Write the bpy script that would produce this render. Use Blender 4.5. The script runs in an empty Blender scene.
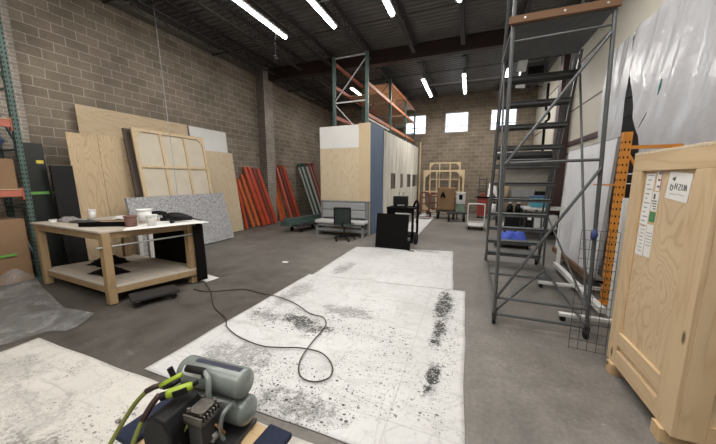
import bpy, bmesh, math, random
from mathutils import Vector, Matrix, Euler, noise
random.seed(7)
PI = math.pi
SC = bpy.context.scene
COL = SC.collection

# ------------------------------------------------------------------ mesh builder
class MB:
    def __init__(self):
        self.bm = bmesh.new()
    def _add(self, verts, faces, mi=0):
        vs = [self.bm.verts.new(v) for v in verts]
        for f in faces:
            try:
                fc = self.bm.faces.new([vs[i] for i in f]); fc.material_index = mi
            except ValueError:
                pass
        return self
    def box(self, x0, x1, y0, y1, z0, z1, mi=0, M=None):
        v = [Vector((x, y, z)) for z in (z0, z1) for y in (y0, y1) for x in (x0, x1)]
        if M is not None: v = [M @ p for p in v]
        return self._add(v, [(0,2,3,1),(4,5,7,6),(0,1,5,4),(2,6,7,3),(0,4,6,2),(1,3,7,5)], mi)
    def bar(self, p0, p1, w, h, up=(0,0,1), mi=0):
        """rectangular bar from p0 to p1, w across, h along up"""
        p0, p1 = Vector(p0), Vector(p1); d = (p1-p0).normalized(); u = Vector(up)
        if abs(d.dot(u)) > .98: u = Vector((0,1,0))
        s = d.cross(u).normalized(); u = s.cross(d).normalized()
        v = [p + s*a*w/2 + u*b*h/2 for p in (p0, p1) for a, b in ((-1,-1),(1,-1),(1,1),(-1,1))]
        return self._add(v, [(0,1,2,3),(7,6,5,4),(0,4,5,1),(1,5,6,2),(2,6,7,3),(3,7,4,0)], mi)
    def cyl(self, p0, p1, r0, r1=None, n=12, mi=0, caps=True):
        p0, p1 = Vector(p0), Vector(p1); r1 = r0 if r1 is None else r1
        d = (p1-p0).normalized(); u = Vector((0,0,1)) if abs(d.z) < .95 else Vector((1,0,0))
        s = d.cross(u).normalized(); u = s.cross(d)
        v = []
        for p, r in ((p0, r0), (p1, r1)):
            for k in range(n):
                a = 2*PI*k/n; v.append(p + (s*math.cos(a)+u*math.sin(a))*r)
        f = [(k, (k+1)%n, n+(k+1)%n, n+k) for k in range(n)]
        if caps: f += [tuple(range(n))[::-1], tuple(range(n, 2*n))]
        return self._add(v, f, mi)
    def tube(self, pts, r, n=8, mi=0, smooth_steps=0):
        P = [Vector(p) for p in pts]
        if smooth_steps:
            Q = []
            for i in range(len(P)-1):
                a = P[max(i-1,0)]; b = P[i]; c = P[i+1]; d = P[min(i+2,len(P)-1)]
                for k in range(smooth_steps):
                    t = k/smooth_steps
                    Q.append(.5*((2*b)+(c-a)*t+(2*a-5*b+4*c-d)*t*t+(3*b-a-3*c+d)*t**3))
            Q.append(P[-1]); P = Q
        rings = []; u = None
        for i, p in enumerate(P):
            d = (P[min(i+1,len(P)-1)]-P[max(i-1,0)]).normalized()
            if u is None:
                u = Vector((0,0,1)) if abs(d.z) < .9 else Vector((1,0,0))
            s = d.cross(u)
            if s.length < 1e-4: s = d.cross(Vector((.3,.9,.2)))
            s.normalize(); u = s.cross(d).normalized()
            rr = r[i] if isinstance(r, (list, tuple)) else r
            rings.append([p+(s*math.cos(2*PI*k/n)+u*math.sin(2*PI*k/n))*rr for k in range(n)])
        v = [q for R in rings for q in R]; m = len(rings)
        f = [(i*n+k, i*n+(k+1)%n, (i+1)*n+(k+1)%n, (i+1)*n+k) for i in range(m-1) for k in range(n)]
        f += [tuple(range(n))[::-1], tuple(range((m-1)*n, m*n))]
        return self._add(v, f, mi)
    def lathe(self, prof, n=20, M=None, mi=0, close=True):
        v = []; m = len(prof)
        for r, z in prof:
            for k in range(n):
                a = 2*PI*k/n; p = Vector((r*math.cos(a), r*math.sin(a), z)); v.append(M @ p if M is not None else p)
        f = [(i*n+k, i*n+(k+1)%n, (i+1)*n+(k+1)%n, (i+1)*n+k) for i in range(m-1) for k in range(n)]
        if close: f += [tuple(range(n))[::-1], tuple(range((m-1)*n, m*n))]
        return self._add(v, f, mi)
    def prism(self, poly, z0, z1, M=None, mi=0):
        n = len(poly)
        v = [Vector((x, y, z)) for z in (z0, z1) for x, y in poly]
        if M is not None: v = [M @ p for p in v]
        f = [tuple(range(n))[::-1], tuple(range(n, 2*n))] + [(k, (k+1)%n, n+(k+1)%n, n+k) for k in range(n)]
        return self._add(v, f, mi)
    def grid(self, fn, nu, nv, thick=0, mi=0):
        """surface fn(u,v)->point; thick > 0 adds a back side offset along -normal"""
        v = [Vector(fn(i/nu, j/nv)) for j in range(nv+1) for i in range(nu+1)]
        f = [(j*(nu+1)+i, j*(nu+1)+i+1, (j+1)*(nu+1)+i+1, (j+1)*(nu+1)+i) for j in range(nv) for i in range(nu)]
        return self._add(v, f, mi)
    def build(self, name, mat, parent=None, loc=None, rot=None, smooth=False, bevel=0, seg=2, solid=0, sub=0):
        bmesh.ops.recalc_face_normals(self.bm, faces=self.bm.faces)
        me = bpy.data.meshes.new(name); self.bm.to_mesh(me); self.bm.free()
        for m in (mat if isinstance(mat, (list, tuple)) else [mat]): me.materials.append(m)
        if smooth:
            for p in me.polygons: p.use_smooth = True
        o = bpy.data.objects.new(name, me); COL.objects.link(o)
        if parent is not None: o.parent = parent
        if loc is not None: o.location = loc
        if rot is not None: o.rotation_euler = rot
        if solid:
            md = o.modifiers.new('solid', 'SOLIDIFY'); md.thickness = solid; md.offset = 1
        if bevel:
            md = o.modifiers.new('bevel', 'BEVEL'); md.width = bevel; md.segments = seg; md.limit_method = 'ANGLE'
        if sub:
            md = o.modifiers.new('sub', 'SUBSURF'); md.levels = sub; md.render_levels = sub
        return o

def tag(o, label, cat, group=None, kind=None):
    if label: o['label'] = label
    if cat: o['category'] = cat
    if group: o['group'] = group
    if kind: o['kind'] = kind
    return o
def thing(name, label, cat, loc=(0,0,0), rot=(0,0,0), group=None):
    o = bpy.data.objects.new(name, None); COL.objects.link(o)
    o.location = loc; o.rotation_euler = rot; o.empty_display_size = .2
    return tag(o, label, cat, group)
def struct(o):
    o['kind'] = 'structure'; return o
def dup(root, loc=None, rot=None, label=None):
    r = root.copy(); COL.objects.link(r)
    if loc is not None: r.location = loc
    if rot is not None: r.rotation_euler = rot
    if label: r['label'] = label
    for ch in list(root.children):
        c = ch.copy(); COL.objects.link(c); c.parent = r
        for g in list(ch.children):
            d = g.copy(); COL.objects.link(d); d.parent = c
    return r

# ------------------------------------------------------------------ materials
class NT:
    def __init__(self, name):
        m = bpy.data.materials.new(name); m.use_nodes = True
        self.m = m; self.t = m.node_tree; self.n = self.t.nodes; self.l = self.t.links
        self.b = self.n['Principled BSDF']; self.out = self.n['Material Output']
        self.co = self.n.new('ShaderNodeTexCoord').outputs['Object']
    def new(self, t, **kw):
        nd = self.n.new(t)
        for k, v in kw.items():
            if k in nd.inputs: 
                if hasattr(v, 'links') or isinstance(v, bpy.types.NodeSocket): self.l.new(v, nd.inputs[k])
                else: nd.inputs[k].default_value = v
            else: setattr(nd, k, v)
        return nd
    def link(self, a, b): self.l.new(a, b)
    def mapping(self, scale=(1,1,1), loc=(0,0,0), rot=(0,0,0), src=None):
        return self.new('ShaderNodeMapping', Vector=src or self.co, Scale=scale, Location=loc, Rotation=rot).outputs[0]
    def noise(self, scale, detail=4, rough=.55, vec=None, dist=0):
        return self.new('ShaderNodeTexNoise', Vector=vec or self.co, Scale=scale, Detail=detail, Roughness=rough, Distortion=dist).outputs[0]
    def ramp(self, fac, stops):
        r = self.new('ShaderNodeValToRGB', Fac=fac); e = r.color_ramp.elements
        while len(e) < len(stops): e.new(.5)
        for k, (p, c) in enumerate(stops):
            e[k].position = p; e[k].color = (c, c, c, 1) if isinstance(c, (int, float)) else (*c, 1)
        return r.outputs[0]
    def mix(self, fac, a, b, mode='MIX'):
        nd = self.n.new('ShaderNodeMix'); nd.data_type = 'RGBA'; nd.blend_type = mode
        for s, v in ((nd.inputs[0], fac), (nd.inputs[6], a), (nd.inputs[7], b)):
            if isinstance(v, bpy.types.NodeSocket): self.l.new(v, s)
            elif isinstance(v, (int, float)): s.default_value = v if s.type == 'VALUE' else (v, v, v, 1)
            else: s.default_value = (*v, 1)
        return nd.outputs[2]
    def math(self, op, a, b=0.0, clamp=False):
        nd = self.n.new('ShaderNodeMath'); nd.operation = op; nd.use_clamp = clamp
        for s, v in zip(nd.inputs, (a, b)):
            if isinstance(v, bpy.types.NodeSocket): self.l.new(v, s)
            else: s.default_value = v
        return nd.outputs[0]
    def bump(self, h, strength=.3, dist=.01):
        nd = self.new('ShaderNodeBump', Height=h, Strength=strength, Distance=dist)
        self.link(nd.outputs[0], self.b.inputs['Normal'])
    def col(self, c):
        if isinstance(c, bpy.types.NodeSocket): self.link(c, self.b.inputs['Base Color'])
        else: self.b.inputs['Base Color'].default_value = (*c, 1)
        return self
    def set(self, rough=.6, metal=0, spec=.5):
        self.b.inputs['Roughness'].default_value = rough; self.b.inputs['Metallic'].default_value = metal
        self.b.inputs['Specular IOR Level'].default_value = spec; return self

_cache = {}
def plain(name, c, rough=.6, metal=0, var=.12, scale=6, bump=0, spec=.5):
    if name in _cache: return _cache[name]
    k = NT(name); n = k.noise(scale, 5)
    a = tuple(x*(1-var) for x in c); b = tuple(min(1, x*(1+var)) for x in c)
    k.col(k.ramp(n, [(.3, a), (.7, b)])).set(rough, metal, spec)
    if bump: k.bump(k.noise(scale*12, 3), bump, .004)
    _cache[name] = k.m; return k.m

def wood(name, base, dark, axis='z', figure=9, stretch=.22, scale=1.6, rough=.65, knots=False, fine=.35):
    """grain contours from stretched noise; axis = grain direction"""
    k = NT(name)
    s = {'x': (stretch,1,1), 'y': (1,stretch,1), 'z': (1,1,stretch)}[axis]
    v = k.mapping(tuple(q*scale for q in s))
    n = k.noise(1.0, 2, .45, v, .3)
    w = k.math('PINGPONG', k.math('MULTIPLY', n, figure), .5)
    lines = k.ramp(w, [(.0, 1), (.16, .25), (.5, 0)])
    s2 = {'x': (2,60,60), 'y': (60,2,60), 'z': (60,60,2)}[axis]
    fg = k.noise(1.0, 3, .6, k.mapping(s2))
    big = k.noise(.9, 2, .5)
    c = k.mix(k.math('MULTIPLY', lines, .75), base, dark)
    c = k.mix(k.math('MULTIPLY', k.ramp(fg, [(.4, 0), (.75, 1)]), fine), c, tuple(x*.72 for x in base))
    c = k.mix(.35, c, k.ramp(big, [(.3, tuple(x*.85 for x in base)), (.7, tuple(min(1,x*1.1) for x in base))]))
    if knots:
        vo = k.new('ShaderNodeTexVoronoi', Vector=k.mapping({'x': (2.2,6,6), 'y': (6,2.2,6), 'z': (6,6,2.2)}[axis]), Scale=1.0)
        kn = k.ramp(vo.outputs['Distance'], [(.07, 1), (.13, 0)])
        c = k.mix(kn, c, tuple(x*.3 for x in dark))
    k.col(c).set(rough, 0, .3); k.bump(fg, .12, .002)
    return k.m

def brickmat(name, axis, bw, rh, c1, c2, mortar, msize=.008, off=.5, bump=.5):
    k = NT(name)
    sp = k.new('ShaderNodeSeparateXYZ', Vector=k.co)
    cb = k.new('ShaderNodeCombineXYZ', X=sp.outputs['Y' if axis == 'x' else 'X'], Y=sp.outputs['Z'])
    br = k.new('ShaderNodeTexBrick', Vector=cb.outputs[0], Scale=1.0)
    br.inputs['Color1'].default_value = (*c1, 1); br.inputs['Color2'].default_value = (*c2, 1); br.inputs['Mortar'].default_value = (*mortar, 1)
    br.inputs['Mortar Size'].default_value = msize; br.inputs['Mortar Smooth'].default_value = .3
    br.inputs['Brick Width'].default_value = bw; br.inputs['Row Height'].default_value = rh; br.offset = off; br.inputs['Bias'].default_value = -.1
    n = k.noise(1.3, 4); n2 = k.noise(30, 4)
    c = k.mix(.55, br.outputs['Color'], k.ramp(n, [(.3, .55), (.7, 1.25)]), 'MULTIPLY')
    c = k.mix(.45, c, k.ramp(n2, [(.3, .6), (.7, 1.2)]), 'MULTIPLY')
    k.col(c).set(.9, 0, .2)
    h = k.math('ADD', k.math('MULTIPLY', br.outputs['Fac'], -1.0), k.math('MULTIPLY', n2, .25))
    k.bump(h, bump, .008)
    return k.m

def emit(name, c, s):
    k = NT(name); e = k.new('ShaderNodeEmission', Color=(*c, 1), Strength=s)
    k.link(e.outputs[0], k.out.inputs['Surface']); return k.m

def film(name, c, opacity_lo, opacity_hi, rough=.25, scale=3, transl=.5, crease=.8, det=5):
    """thin plastic film: partly see-through with glossy creases"""
    k = NT(name)
    n = k.noise(scale, 5, .6, None, 1.5)
    tr = k.new('ShaderNodeBsdfTransparent'); tl = k.new('ShaderNodeBsdfTranslucent', Color=(*c, 1))
    k.col(c).set(rough, 0, 1.0)
    k.bump(k.noise(scale*2.5, det, .6, None, 2), crease, .03)
    m1 = k.new('ShaderNodeMixShader', Fac=transl); k.link(k.b.outputs[0], m1.inputs[1]); k.link(tl.outputs[0], m1.inputs[2])
    f = k.ramp(n, [(.35, opacity_lo), (.7, opacity_hi)])
    m2 = k.new('ShaderNodeMixShader', Fac=f); k.link(tr.outputs[0], m2.inputs[1]); k.link(m1.outputs[0], m2.inputs[2])
    k.link(m2.outputs[0], k.out.inputs['Surface'])
    return k.m

def floor_mat():
    k = NT('concrete_floor')
    a = k.noise(.5, 5, .6); b = k.noise(3.5, 8, .65); c = k.noise(28, 6, .7)
    col = k.ramp(a, [(.3, (.115,.105,.092)), (.5, (.165,.152,.136)), (.72, (.225,.210,.190))])
    col = k.mix(.7, col, k.ramp(b, [(.32, .62), (.68, 1.28)]), 'MULTIPLY')
    col = k.mix(.6, col, k.ramp(c, [(.3, .7), (.7, 1.2)]), 'MULTIPLY')
    # floor colour made darker towards the near left, with a ragged edge
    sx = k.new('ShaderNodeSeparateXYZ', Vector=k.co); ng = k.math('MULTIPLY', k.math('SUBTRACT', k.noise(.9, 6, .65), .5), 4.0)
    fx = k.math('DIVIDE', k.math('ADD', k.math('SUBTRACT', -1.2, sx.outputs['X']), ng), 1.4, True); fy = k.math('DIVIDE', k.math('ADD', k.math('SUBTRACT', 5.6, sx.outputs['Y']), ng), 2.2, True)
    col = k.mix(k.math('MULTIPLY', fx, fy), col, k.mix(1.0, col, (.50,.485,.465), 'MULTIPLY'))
    # scuffs: thin pale scratches and scattered pale specks
    sc = k.noise(1.0, 3, .5, k.mapping((1.2, 9, 1), rot=(0,0,.5)), 1.0)
    col = k.mix(k.math('MULTIPLY', k.ramp(sc, [(.66, 0), (.74, 1)]), .22), col, (.27,.26,.24))
    vo = k.new('ShaderNodeTexVoronoi', Vector=k.mapping((2.6,2.6,2.6)), Scale=1.0)
    col = k.mix(k.math('MULTIPLY', k.ramp(vo.outputs['Distance'], [(.02, 1), (.035, 0)]), .5), col, (.4,.39,.36))
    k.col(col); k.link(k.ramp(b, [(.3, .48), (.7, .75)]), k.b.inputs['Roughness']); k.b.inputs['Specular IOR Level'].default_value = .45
    k.bump(c, .15, .003); return k.m

def cloth_mat(name, stains, grime=.25, seed=0.0, base_a=(.63,.625,.62), base_b=(.51,.503,.495)):
    """white drop cloth: faint grey wear everywhere, spatters of dark paint, and smudges with a place of their own (world metres)"""
    k = NT(name)
    base = k.mix(k.ramp(k.noise(1.1, 5, .6, k.mapping(loc=(seed,seed,0))), [(.3, 0), (.75, 1)]), base_a, base_b)
    wr = k.noise(1.0, 4, .6, k.mapping((2.2, 7, 1), rot=(0,0,.7), loc=(seed,0,0)), 1.2)
    base = k.mix(k.math('MULTIPLY', k.ramp(wr, [(.52, 0), (.72, 1)]), grime*1.5), base, (.33,.315,.30))
    sp2 = k.noise(7, 9, .75, k.mapping(loc=(0,seed,0)), .6); msk = k.noise(3.2, 4, .6, k.mapping(loc=(seed,2,0)))
    def spots(scale, size):
        vo = k.new('ShaderNodeTexVoronoi', Vector=k.mapping((scale,scale*1.3,.01), loc=(seed,seed,0)), Scale=1.0)
        sc = k.new('ShaderNodeSeparateColor', Color=vo.outputs['Color'])
        rr = k.math('MULTIPLY', k.math('POWER', sc.outputs[0], 3.0), size)
        return k.math('LESS_THAN', vo.outputs['Distance'], rr)
    s_small, s_big = spots(62, .50), spots(24, .40)
    rare = k.ramp(msk, [(.56, 0), (.62, 1)])
    col = k.mix(k.math('MULTIPLY', k.math('MULTIPLY', s_small, rare), min(1, .3+grime*1.5)), base, (.07,.067,.063))
    rn = k.noise(1.0, 3, .5, k.mapping((1.1, 3.2, 1), rot=(0,0,.75), loc=(seed*2,0,0)), .8)
    ridge = k.ramp(k.math('ABSOLUTE', k.math('SUBTRACT', rn, .5)), [(0, 1), (.012, 0)])
    rn2 = k.noise(1.0, 3, .5, k.mapping((3.4, 1.0, 1), rot=(0,0,.35), loc=(0,seed*3,0)), .8)
    ridge = k.math('MAXIMUM', ridge, k.ramp(k.math('ABSOLUTE', k.math('SUBTRACT', rn2, .5)), [(0, 1), (.010, 0)]))
    col = k.mix(k.math('MULTIPLY', ridge, .27), col, (.25,.24,.23))
    fine = k.noise(42, 6, .75)
    col = k.mix(k.math('MULTIPLY', k.math('MULTIPLY', k.ramp(fine, [(.52, 0), (.60, 1)]), k.ramp(sp2, [(.45, 0), (.65, 1)])), .35), col, (.16,.155,.15))
    # straight fold marks from the packing
    fx = k.new('ShaderNodeSeparateXYZ', Vector=k.mapping(loc=(seed*.37,seed*.21,0)))
    fold = 0
    for ax, per in (('X', 1.22), ('Y', 1.05)):
        w = k.math('PINGPONG', fx.outputs[ax], per/2)
        fold = k.math('MAXIMUM', k.math('LESS_THAN', w, .006), fold)
    col = k.mix(k.math('MULTIPLY', fold, .25), col, (.25,.24,.23))
    sx = k.new('ShaderNodeSeparateXYZ', Vector=k.co)
    def blob(x, y, rx, ry):
        u = k.math('DIVIDE', k.math('SUBTRACT', sx.outputs['X'], x), rx); v = k.math('DIVIDE', k.math('SUBTRACT', sx.outputs['Y'], y), ry)
        d = k.math('ADD', k.math('MULTIPLY', u, u), k.math('MULTIPLY', v, v))
        return k.math('SUBTRACT', 1.0, d, True)
    for x, y, rx, ry, amt, kind in stains:
        m = blob(x, y, rx, ry)
        if kind == 's':      # soft smudge
            f = k.ramp(k.math('ADD', k.math('MULTIPLY', m, .34), k.math('MULTIPLY', sp2, .9)), [(.56, 0), (.74, 1)])
            f = k.math('MULTIPLY', f, k.ramp(k.math('ADD', fine, k.math('MULTIPLY', f, .13)), [(.52, .12), (.62, 1)]))
            f = k.math('MULTIPLY', f, k.ramp(m, [(0, 0), (.25, 1)]))
        else:                # spatter
            f = k.math('MULTIPLY', k.math('MAXIMUM', s_small, s_big), k.ramp(k.math('ADD', k.math('MULTIPLY', m, .5), msk), [(.62, 0), (.68, 1)]))
            f = k.math('MULTIPLY', f, k.ramp(m, [(0, 0), (.1, 1)]))
        col = k.mix(k.math('MULTIPLY', f, amt), col, (.045,.043,.042))
    k.col(col).set(.85, 0, .25)
    k.bump(k.noise(1.0, 5, .6, k.mapping((3, 10, 1), rot=(0,0,.6)), 1.5), .35, .02)
    return k.m

def speckle_mat():
    k = NT('speckled_foam')
    vo = k.new('ShaderNodeTexVoronoi', Vector=k.co, Scale=95.0)
    sp = k.new('ShaderNodeSeparateColor', Color=vo.outputs['Color'])
    k.col(k.ramp(sp.outputs[0], [(.0, (.10,.10,.105)), (.35, (.25,.25,.26)), (.62, (.40,.40,.415)), (.9, (.66,.66,.67))])).set(.9, 0, .2)
    return k.m

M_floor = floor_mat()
M_cmu_l = brickmat('block_wall_side', 'x', .40, .19, (.235,.197,.153), (.31,.26,.205), (.50,.44,.37), .008)
M_cmu_f = brickmat('block_wall_end', 'y', .40, .19, (.215,.175,.132), (.29,.24,.185), (.39,.335,.27), .009)
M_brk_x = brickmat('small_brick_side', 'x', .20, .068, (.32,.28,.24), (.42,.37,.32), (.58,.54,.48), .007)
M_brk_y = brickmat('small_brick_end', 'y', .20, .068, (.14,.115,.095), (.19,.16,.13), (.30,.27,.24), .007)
M_deck = plain('roof_deck_steel', (.16,.155,.15), .45, .3, .2, 1.5)
M_joist = plain('joist_paint', (.045,.042,.040), .6, .1)
M_girder = plain('girder_red_oxide', (.030,.014,.013), .6, .1, .2, 2)
M_white_truss = plain('grey_truss', (.16,.15,.14), .6, .1)
M_cream = plain('cream_panel', (.50,.47,.40), .55, 0, .06, 1.2)
M_winframe = plain('window_frame_paint', (.55,.56,.56), .5)
M_door = plain('dark_door_steel', (.018,.013,.012), .5, .2)
M_column = plain('column_red_oxide', (.050,.020,.018), .55)
M_ply = wood('fir_plywood', (.62,.48,.31), (.36,.22,.11), 'z', 22, .22, 2.6)
M_ply_h = wood('fir_plywood_long', (.63,.50,.34), (.46,.31,.17), 'y', 14, .15, 2.0)
M_ply_pale = wood('pale_plywood', (.66,.55,.39), (.46,.33,.19), 'z', 20, .25, 2.2)
M_ply_crate = wood('crate_plywood', (.66,.505,.325), (.38,.24,.12), 'z', 24, .5, 2.6)
M_ply_deck = wood('deck_plywood', (.60,.41,.28), (.45,.28,.17), 'y', 7, .2, 1.5)
M_pine_z = wood('pine_upright', (.64,.48,.30), (.46,.30,.15), 'z', 7, .12, 5, knots=True)
M_pine_y = wood('pine_rail', (.64,.48,.30), (.46,.30,.15), 'y', 7, .12, 5, knots=True)
M_pine_x = wood('pine_rail_cross', (.60,.43,.245), (.44,.28,.14), 'x', 7, .12, 5, knots=True)
M_bench_z = wood('bench_pine_leg', (.38,.265,.145), (.23,.145,.065), 'z', 7, .12, 5, knots=True)
M_bench_x = wood('bench_pine_rail', (.38,.265,.145), (.23,.145,.065), 'x', 7, .12, 5)
M_bench_y = wood('bench_pine_rail_side', (.38,.265,.145), (.23,.145,.065), 'y', 7, .12, 5)
M_bench_top = wood('bench_plywood_top', (.50,.45,.38), (.40,.33,.25), 'x', 5, .2, 2)
M_frame_pine = wood('stretcher_pine', (.66,.52,.34), (.52,.37,.2), 'z', 5, .15, 5)
M_brownwood = wood('toe_board_wood', (.14,.072,.034), (.09,.045,.02), 'x', 7, .12, 4)
M_cabwood = wood('cabinet_oak', (.26,.16,.085), (.16,.09,.045), 'z', 6, .15, 4)
M_canvas = plain('raw_canvas', (.60,.54,.44), .9, 0, .06, 3, .1)
M_white = plain('white_board', (.76,.75,.73), .6, 0, .03, 2)
M_tan = plain('tan_board', (.60,.47,.30), .7, 0, .05, 2)
M_blue = plain('blue_paint', (.105,.150,.235), .6, 0, .08, 2)
M_black = plain('black_paint', (.005,.005,.005), .7, spec=.08)
M_blackp = plain('black_plastic', (.007,.007,.008), .5, spec=.25)
M_blacksoft = plain('black_cloth', (.006,.005,.005), .95, spec=.15)
M_darkpanel = plain('dark_green_black_panel', (.013,.016,.014), .35, 0, .2, 2)
M_darkpanel2 = plain('glossy_black_panel', (.012,.012,.013), .22)
M_rubber = plain('rubber', (.010,.010,.010), .8, spec=.3)
M_speck = speckle_mat()
M_orange = plain('orange_steel', (.62,.15,.05), .45, .1, .12, 3)
M_redor = plain('red_orange_steel', (.52,.085,.04), .45, .1, .18, 3)
M_redbrown = plain('red_brown_steel', (.22,.055,.04), .5, .1, .2, 4)
M_rackred = plain('faded_red_steel', (.48,.15,.10), .5, .1, .15, 3)
M_rackorange = plain('faded_orange_steel', (.47,.17,.075), .5, .1, .15, 3)
M_green = plain('green_steel', (.085,.135,.120), .45, .2, .15, 3)
M_greendk = plain('dark_green_steel', (.035,.085,.065), .45, .2, .15, 3)
M_whitest = plain('white_steel', (.68,.68,.66), .45, .1, .06, 3)
M_uporange = plain('amber_steel', (.66,.26,.035), .45, .1, .12, 4)
M_hole = plain('punched_hole', (.01,.01,.01), .9)
M_ladder = plain('ladder_grey', (.085,.092,.094), .42, .35, .12, 4)
M_ladderdk = plain('ladder_step_grey', (.095,.10,.10), .6, .3, .15, 8)
M_steel = plain('zinc_steel', (.45,.45,.44), .35, .85, .1, 8)
M_dark = plain('dark_steel', (.05,.05,.052), .45, .5)
M_cardboard = plain('cardboard', (.27,.165,.09), .85, 0, .08, 2)
M_padblue = plain('navy_carpet', (.012,.017,.040), .97, 0, .25, 40, .5)
M_bluebright = plain('bright_blue_cloth', (.07,.12,.55), .8, 0, .15, 10)
M_blueplastic = plain('blue_tarp', (.08,.12,.24), .5, 0, .15, 4)
M_cyan = plain('turquoise_plastic', (.06,.26,.36), .5)
M_tank = plain('tank_grey_green', (.20,.225,.21), .25, .15, .05, 3)
M_alu = plain('cast_aluminium', (.15,.138,.122), .38, .8, .3, 25, .3)
M_lime = plain('lime_plastic', (.28,.38,.025), .45, 0, .08, 8)
M_hose = plain('lime_hose_rubber', (.17,.19,.04), .5, 0, .1, 8)
M_sticker = plain('navy_sticker', (.035,.037,.06), .4, 0, .1, 8)
M_paper = plain('paper', (.78,.77,.74), .8, 0, .04, 4)
M_ink = plain('ink', (.09,.09,.10), .7)
M_inkgrey = plain('grey_print', (.32,.32,.33), .8)
M_redink = plain('red_print', (.45,.07,.05), .7)
M_glabel = plain('green_label', (.03,.22,.07), .6)
M_greentape = plain('green_tape', (.16,.42,.08), .6)
M_yellowtag = plain('yellow_tag', (.75,.62,.08), .6)
M_uphol = plain('grey_upholstery', (.30,.31,.315), .75, 0, .05, 3)
M_uphol_seat = plain('pale_seat_vinyl', (.52,.52,.51), .6, 0, .05, 3)
M_sofaframe = plain('grey_painted_wood', (.19,.20,.205), .6, 0, .06, 3)
M_tubred = plain('paint_caked_tub', (.17,.085,.065), .7, 0, .4, 14)
M_white_plastic = plain('white_plastic', (.80,.80,.79), .4, 0, .03, 4)
M_clearcup = plain('cloudy_cup', (.60,.59,.57), .3, 0, .15, 12)
M_greybox = plain('mid_grey', (.30,.30,.30), .6)
M_palegrey = plain('pale_grey_metal', (.55,.55,.54), .5, .1)
M_redtool = plain('tool_red', (.28,.045,.03), .45)
M_truck = plain('truck_maroon', (.15,.045,.035), .5, .2)
M_maroon = plain('maroon_steel', (.045,.022,.02), .5, .2)
M_cord = plain('cord_brown', (.045,.032,.024), .6)
M_greenpale = plain('pale_green_plastic', (.20,.32,.24), .6)
M_tubelight = emit('lamp_diffuser', (1.0,.97,.92), 22)
M_film = film('clear_poly_film', (.68,.68,.68), .16, .55, .12, 2.6, .35)
M_sheet = film('milky_poly_sheet', (.58,.58,.60), .90, .98, .21, 1.4, .2, .35, 3)
def canvas_curtain():
    k = NT('canvas_dropcloth')
    st = k.noise(1.0, 4, .6, k.mapping((9, 9, .7)), .6)
    c = k.mix(k.ramp(st, [(.4, 0), (.7, 1)]), (.68,.645,.575), (.47,.44,.385))
    k.col(c).set(.9, 0, .2); k.bump(st, .4, .02); return k.m
M_curtain = canvas_curtain()
def glass():
    k = NT('window_glass'); tr = k.new('ShaderNodeBsdfTransparent', Color=(.97,.98,.98,1)); g = k.new('ShaderNodeBsdfGlossy', Roughness=.03)
    m = k.new('ShaderNodeMixShader', Fac=.06); k.link(tr.outputs[0], m.inputs[1]); k.link(g.outputs[0], m.inputs[2]); k.link(m.outputs[0], k.out.inputs['Surface']); return k.m
M_glass = glass()
def whiteboard_mat():
    k = NT('scuffed_white_panel'); n = k.noise(1.0, 5, .65, k.mapping((1, 3, 1.2)), .8)
    k.col(k.ramp(n, [(.35, (.70,.71,.73)), (.62, (.60,.61,.635)), (.78, (.45,.46,.49))])).set(.5, 0, .4); return k.m
M_wb = whiteboard_mat()

# ------------------------------------------------------------------ the setting
XL, XR, YF, YN, ZC = -8.1, 2.75, 16.2, -5.0, 6.15
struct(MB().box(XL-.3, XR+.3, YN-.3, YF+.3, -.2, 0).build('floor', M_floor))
struct(MB().box(XL-.3, XL, YN, YF, 0, ZC+.2).build('wall_left', M_cmu_l))
struct(MB().box(XL-.3, XR+.3, YN-.3, YN, 0, ZC+.2).build('wall_back', M_cmu_f))
# end wall with three window openings
WINS = [(-3.54, -2.37), (-1.40, -.23), (.80, 1.97)]; WZ0, WZ1 = 4.22, 5.24
m = MB(); xs = [XL-.3] + [v for w in WINS for v in w] + [XR+.3]
for i in range(len(xs)-1):
    if i % 2 == 0: m.box(xs[i], xs[i+1], YF, YF+.3, 0, ZC+.2)
    else:
        m.box(xs[i], xs[i+1], YF, YF+.3, 0, WZ0); m.box(xs[i], xs[i+1], YF, YF+.3, WZ1, ZC+.2)
struct(m.build('wall_far', M_cmu_f))
for i, (a, b) in enumerate(WINS):
    t = struct(bpy.data.objects.new('window_%d' % (i+1), None)); COL.objects.link(t); t.location = ((a+b)/2, YF+.12, WZ0)
    w = (b-a)/2; h = WZ1-WZ0; f = MB()
    f.box(-w, w, -.04, .04, 0, .045).box(-w, w, -.04, .04, h-.045, h).box(-w, -w+.045, -.04, .04, 0, h).box(w-.045, w, -.04, .04, 0, h)
    f.box(-w, w, -.025, .025, h*.33-.02, h*.33+.02)
    f.build('window_frame', M_winframe, t)
    MB().box(-w+.04, w-.04, -.004, .004, .04, h-.04).build('window_pane', M_glass, t)
    s = MB().box(-w, w, -.14, -.02, -.0, .03); s.build('window_sill', M_winframe, t)
# side wall on the right: cream siding panels with a dark roller door opening in the near bay
m = MB()
m.box(XR, XR+.3, YN, -1.0, 0, ZC+.2); m.box(XR, XR+.3, 8.0, YF, 0, ZC+.2); m.box(XR, XR+.3, -1.0, 8.0, 4.55, ZC+.2)
struct(m.build('wall_right', M_cream))
m = MB()
for k in range(24): m.box(XR+.12+.02*(k % 2), XR+.2, -1.0, 8.0, k*.19, k*.19+.185)
struct(m.build('door_1', M_door))
m = MB()
for z in (1.3, 2.55, 3.8, 5.05): m.box(XR-.012, XR, 8.3, YF, z, z+.03)
struct(m.build('trim_1', M_column))
struct(MB().box(XR-.32, XR-.02, 10.75, 11.1, 0, ZC).build('steel_column', M_column, bevel=.01))
struct(MB().box(XR-.05, XR, 8.0, 10.7, 2.78, 2.9).build('trim_2', M_column))
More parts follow.
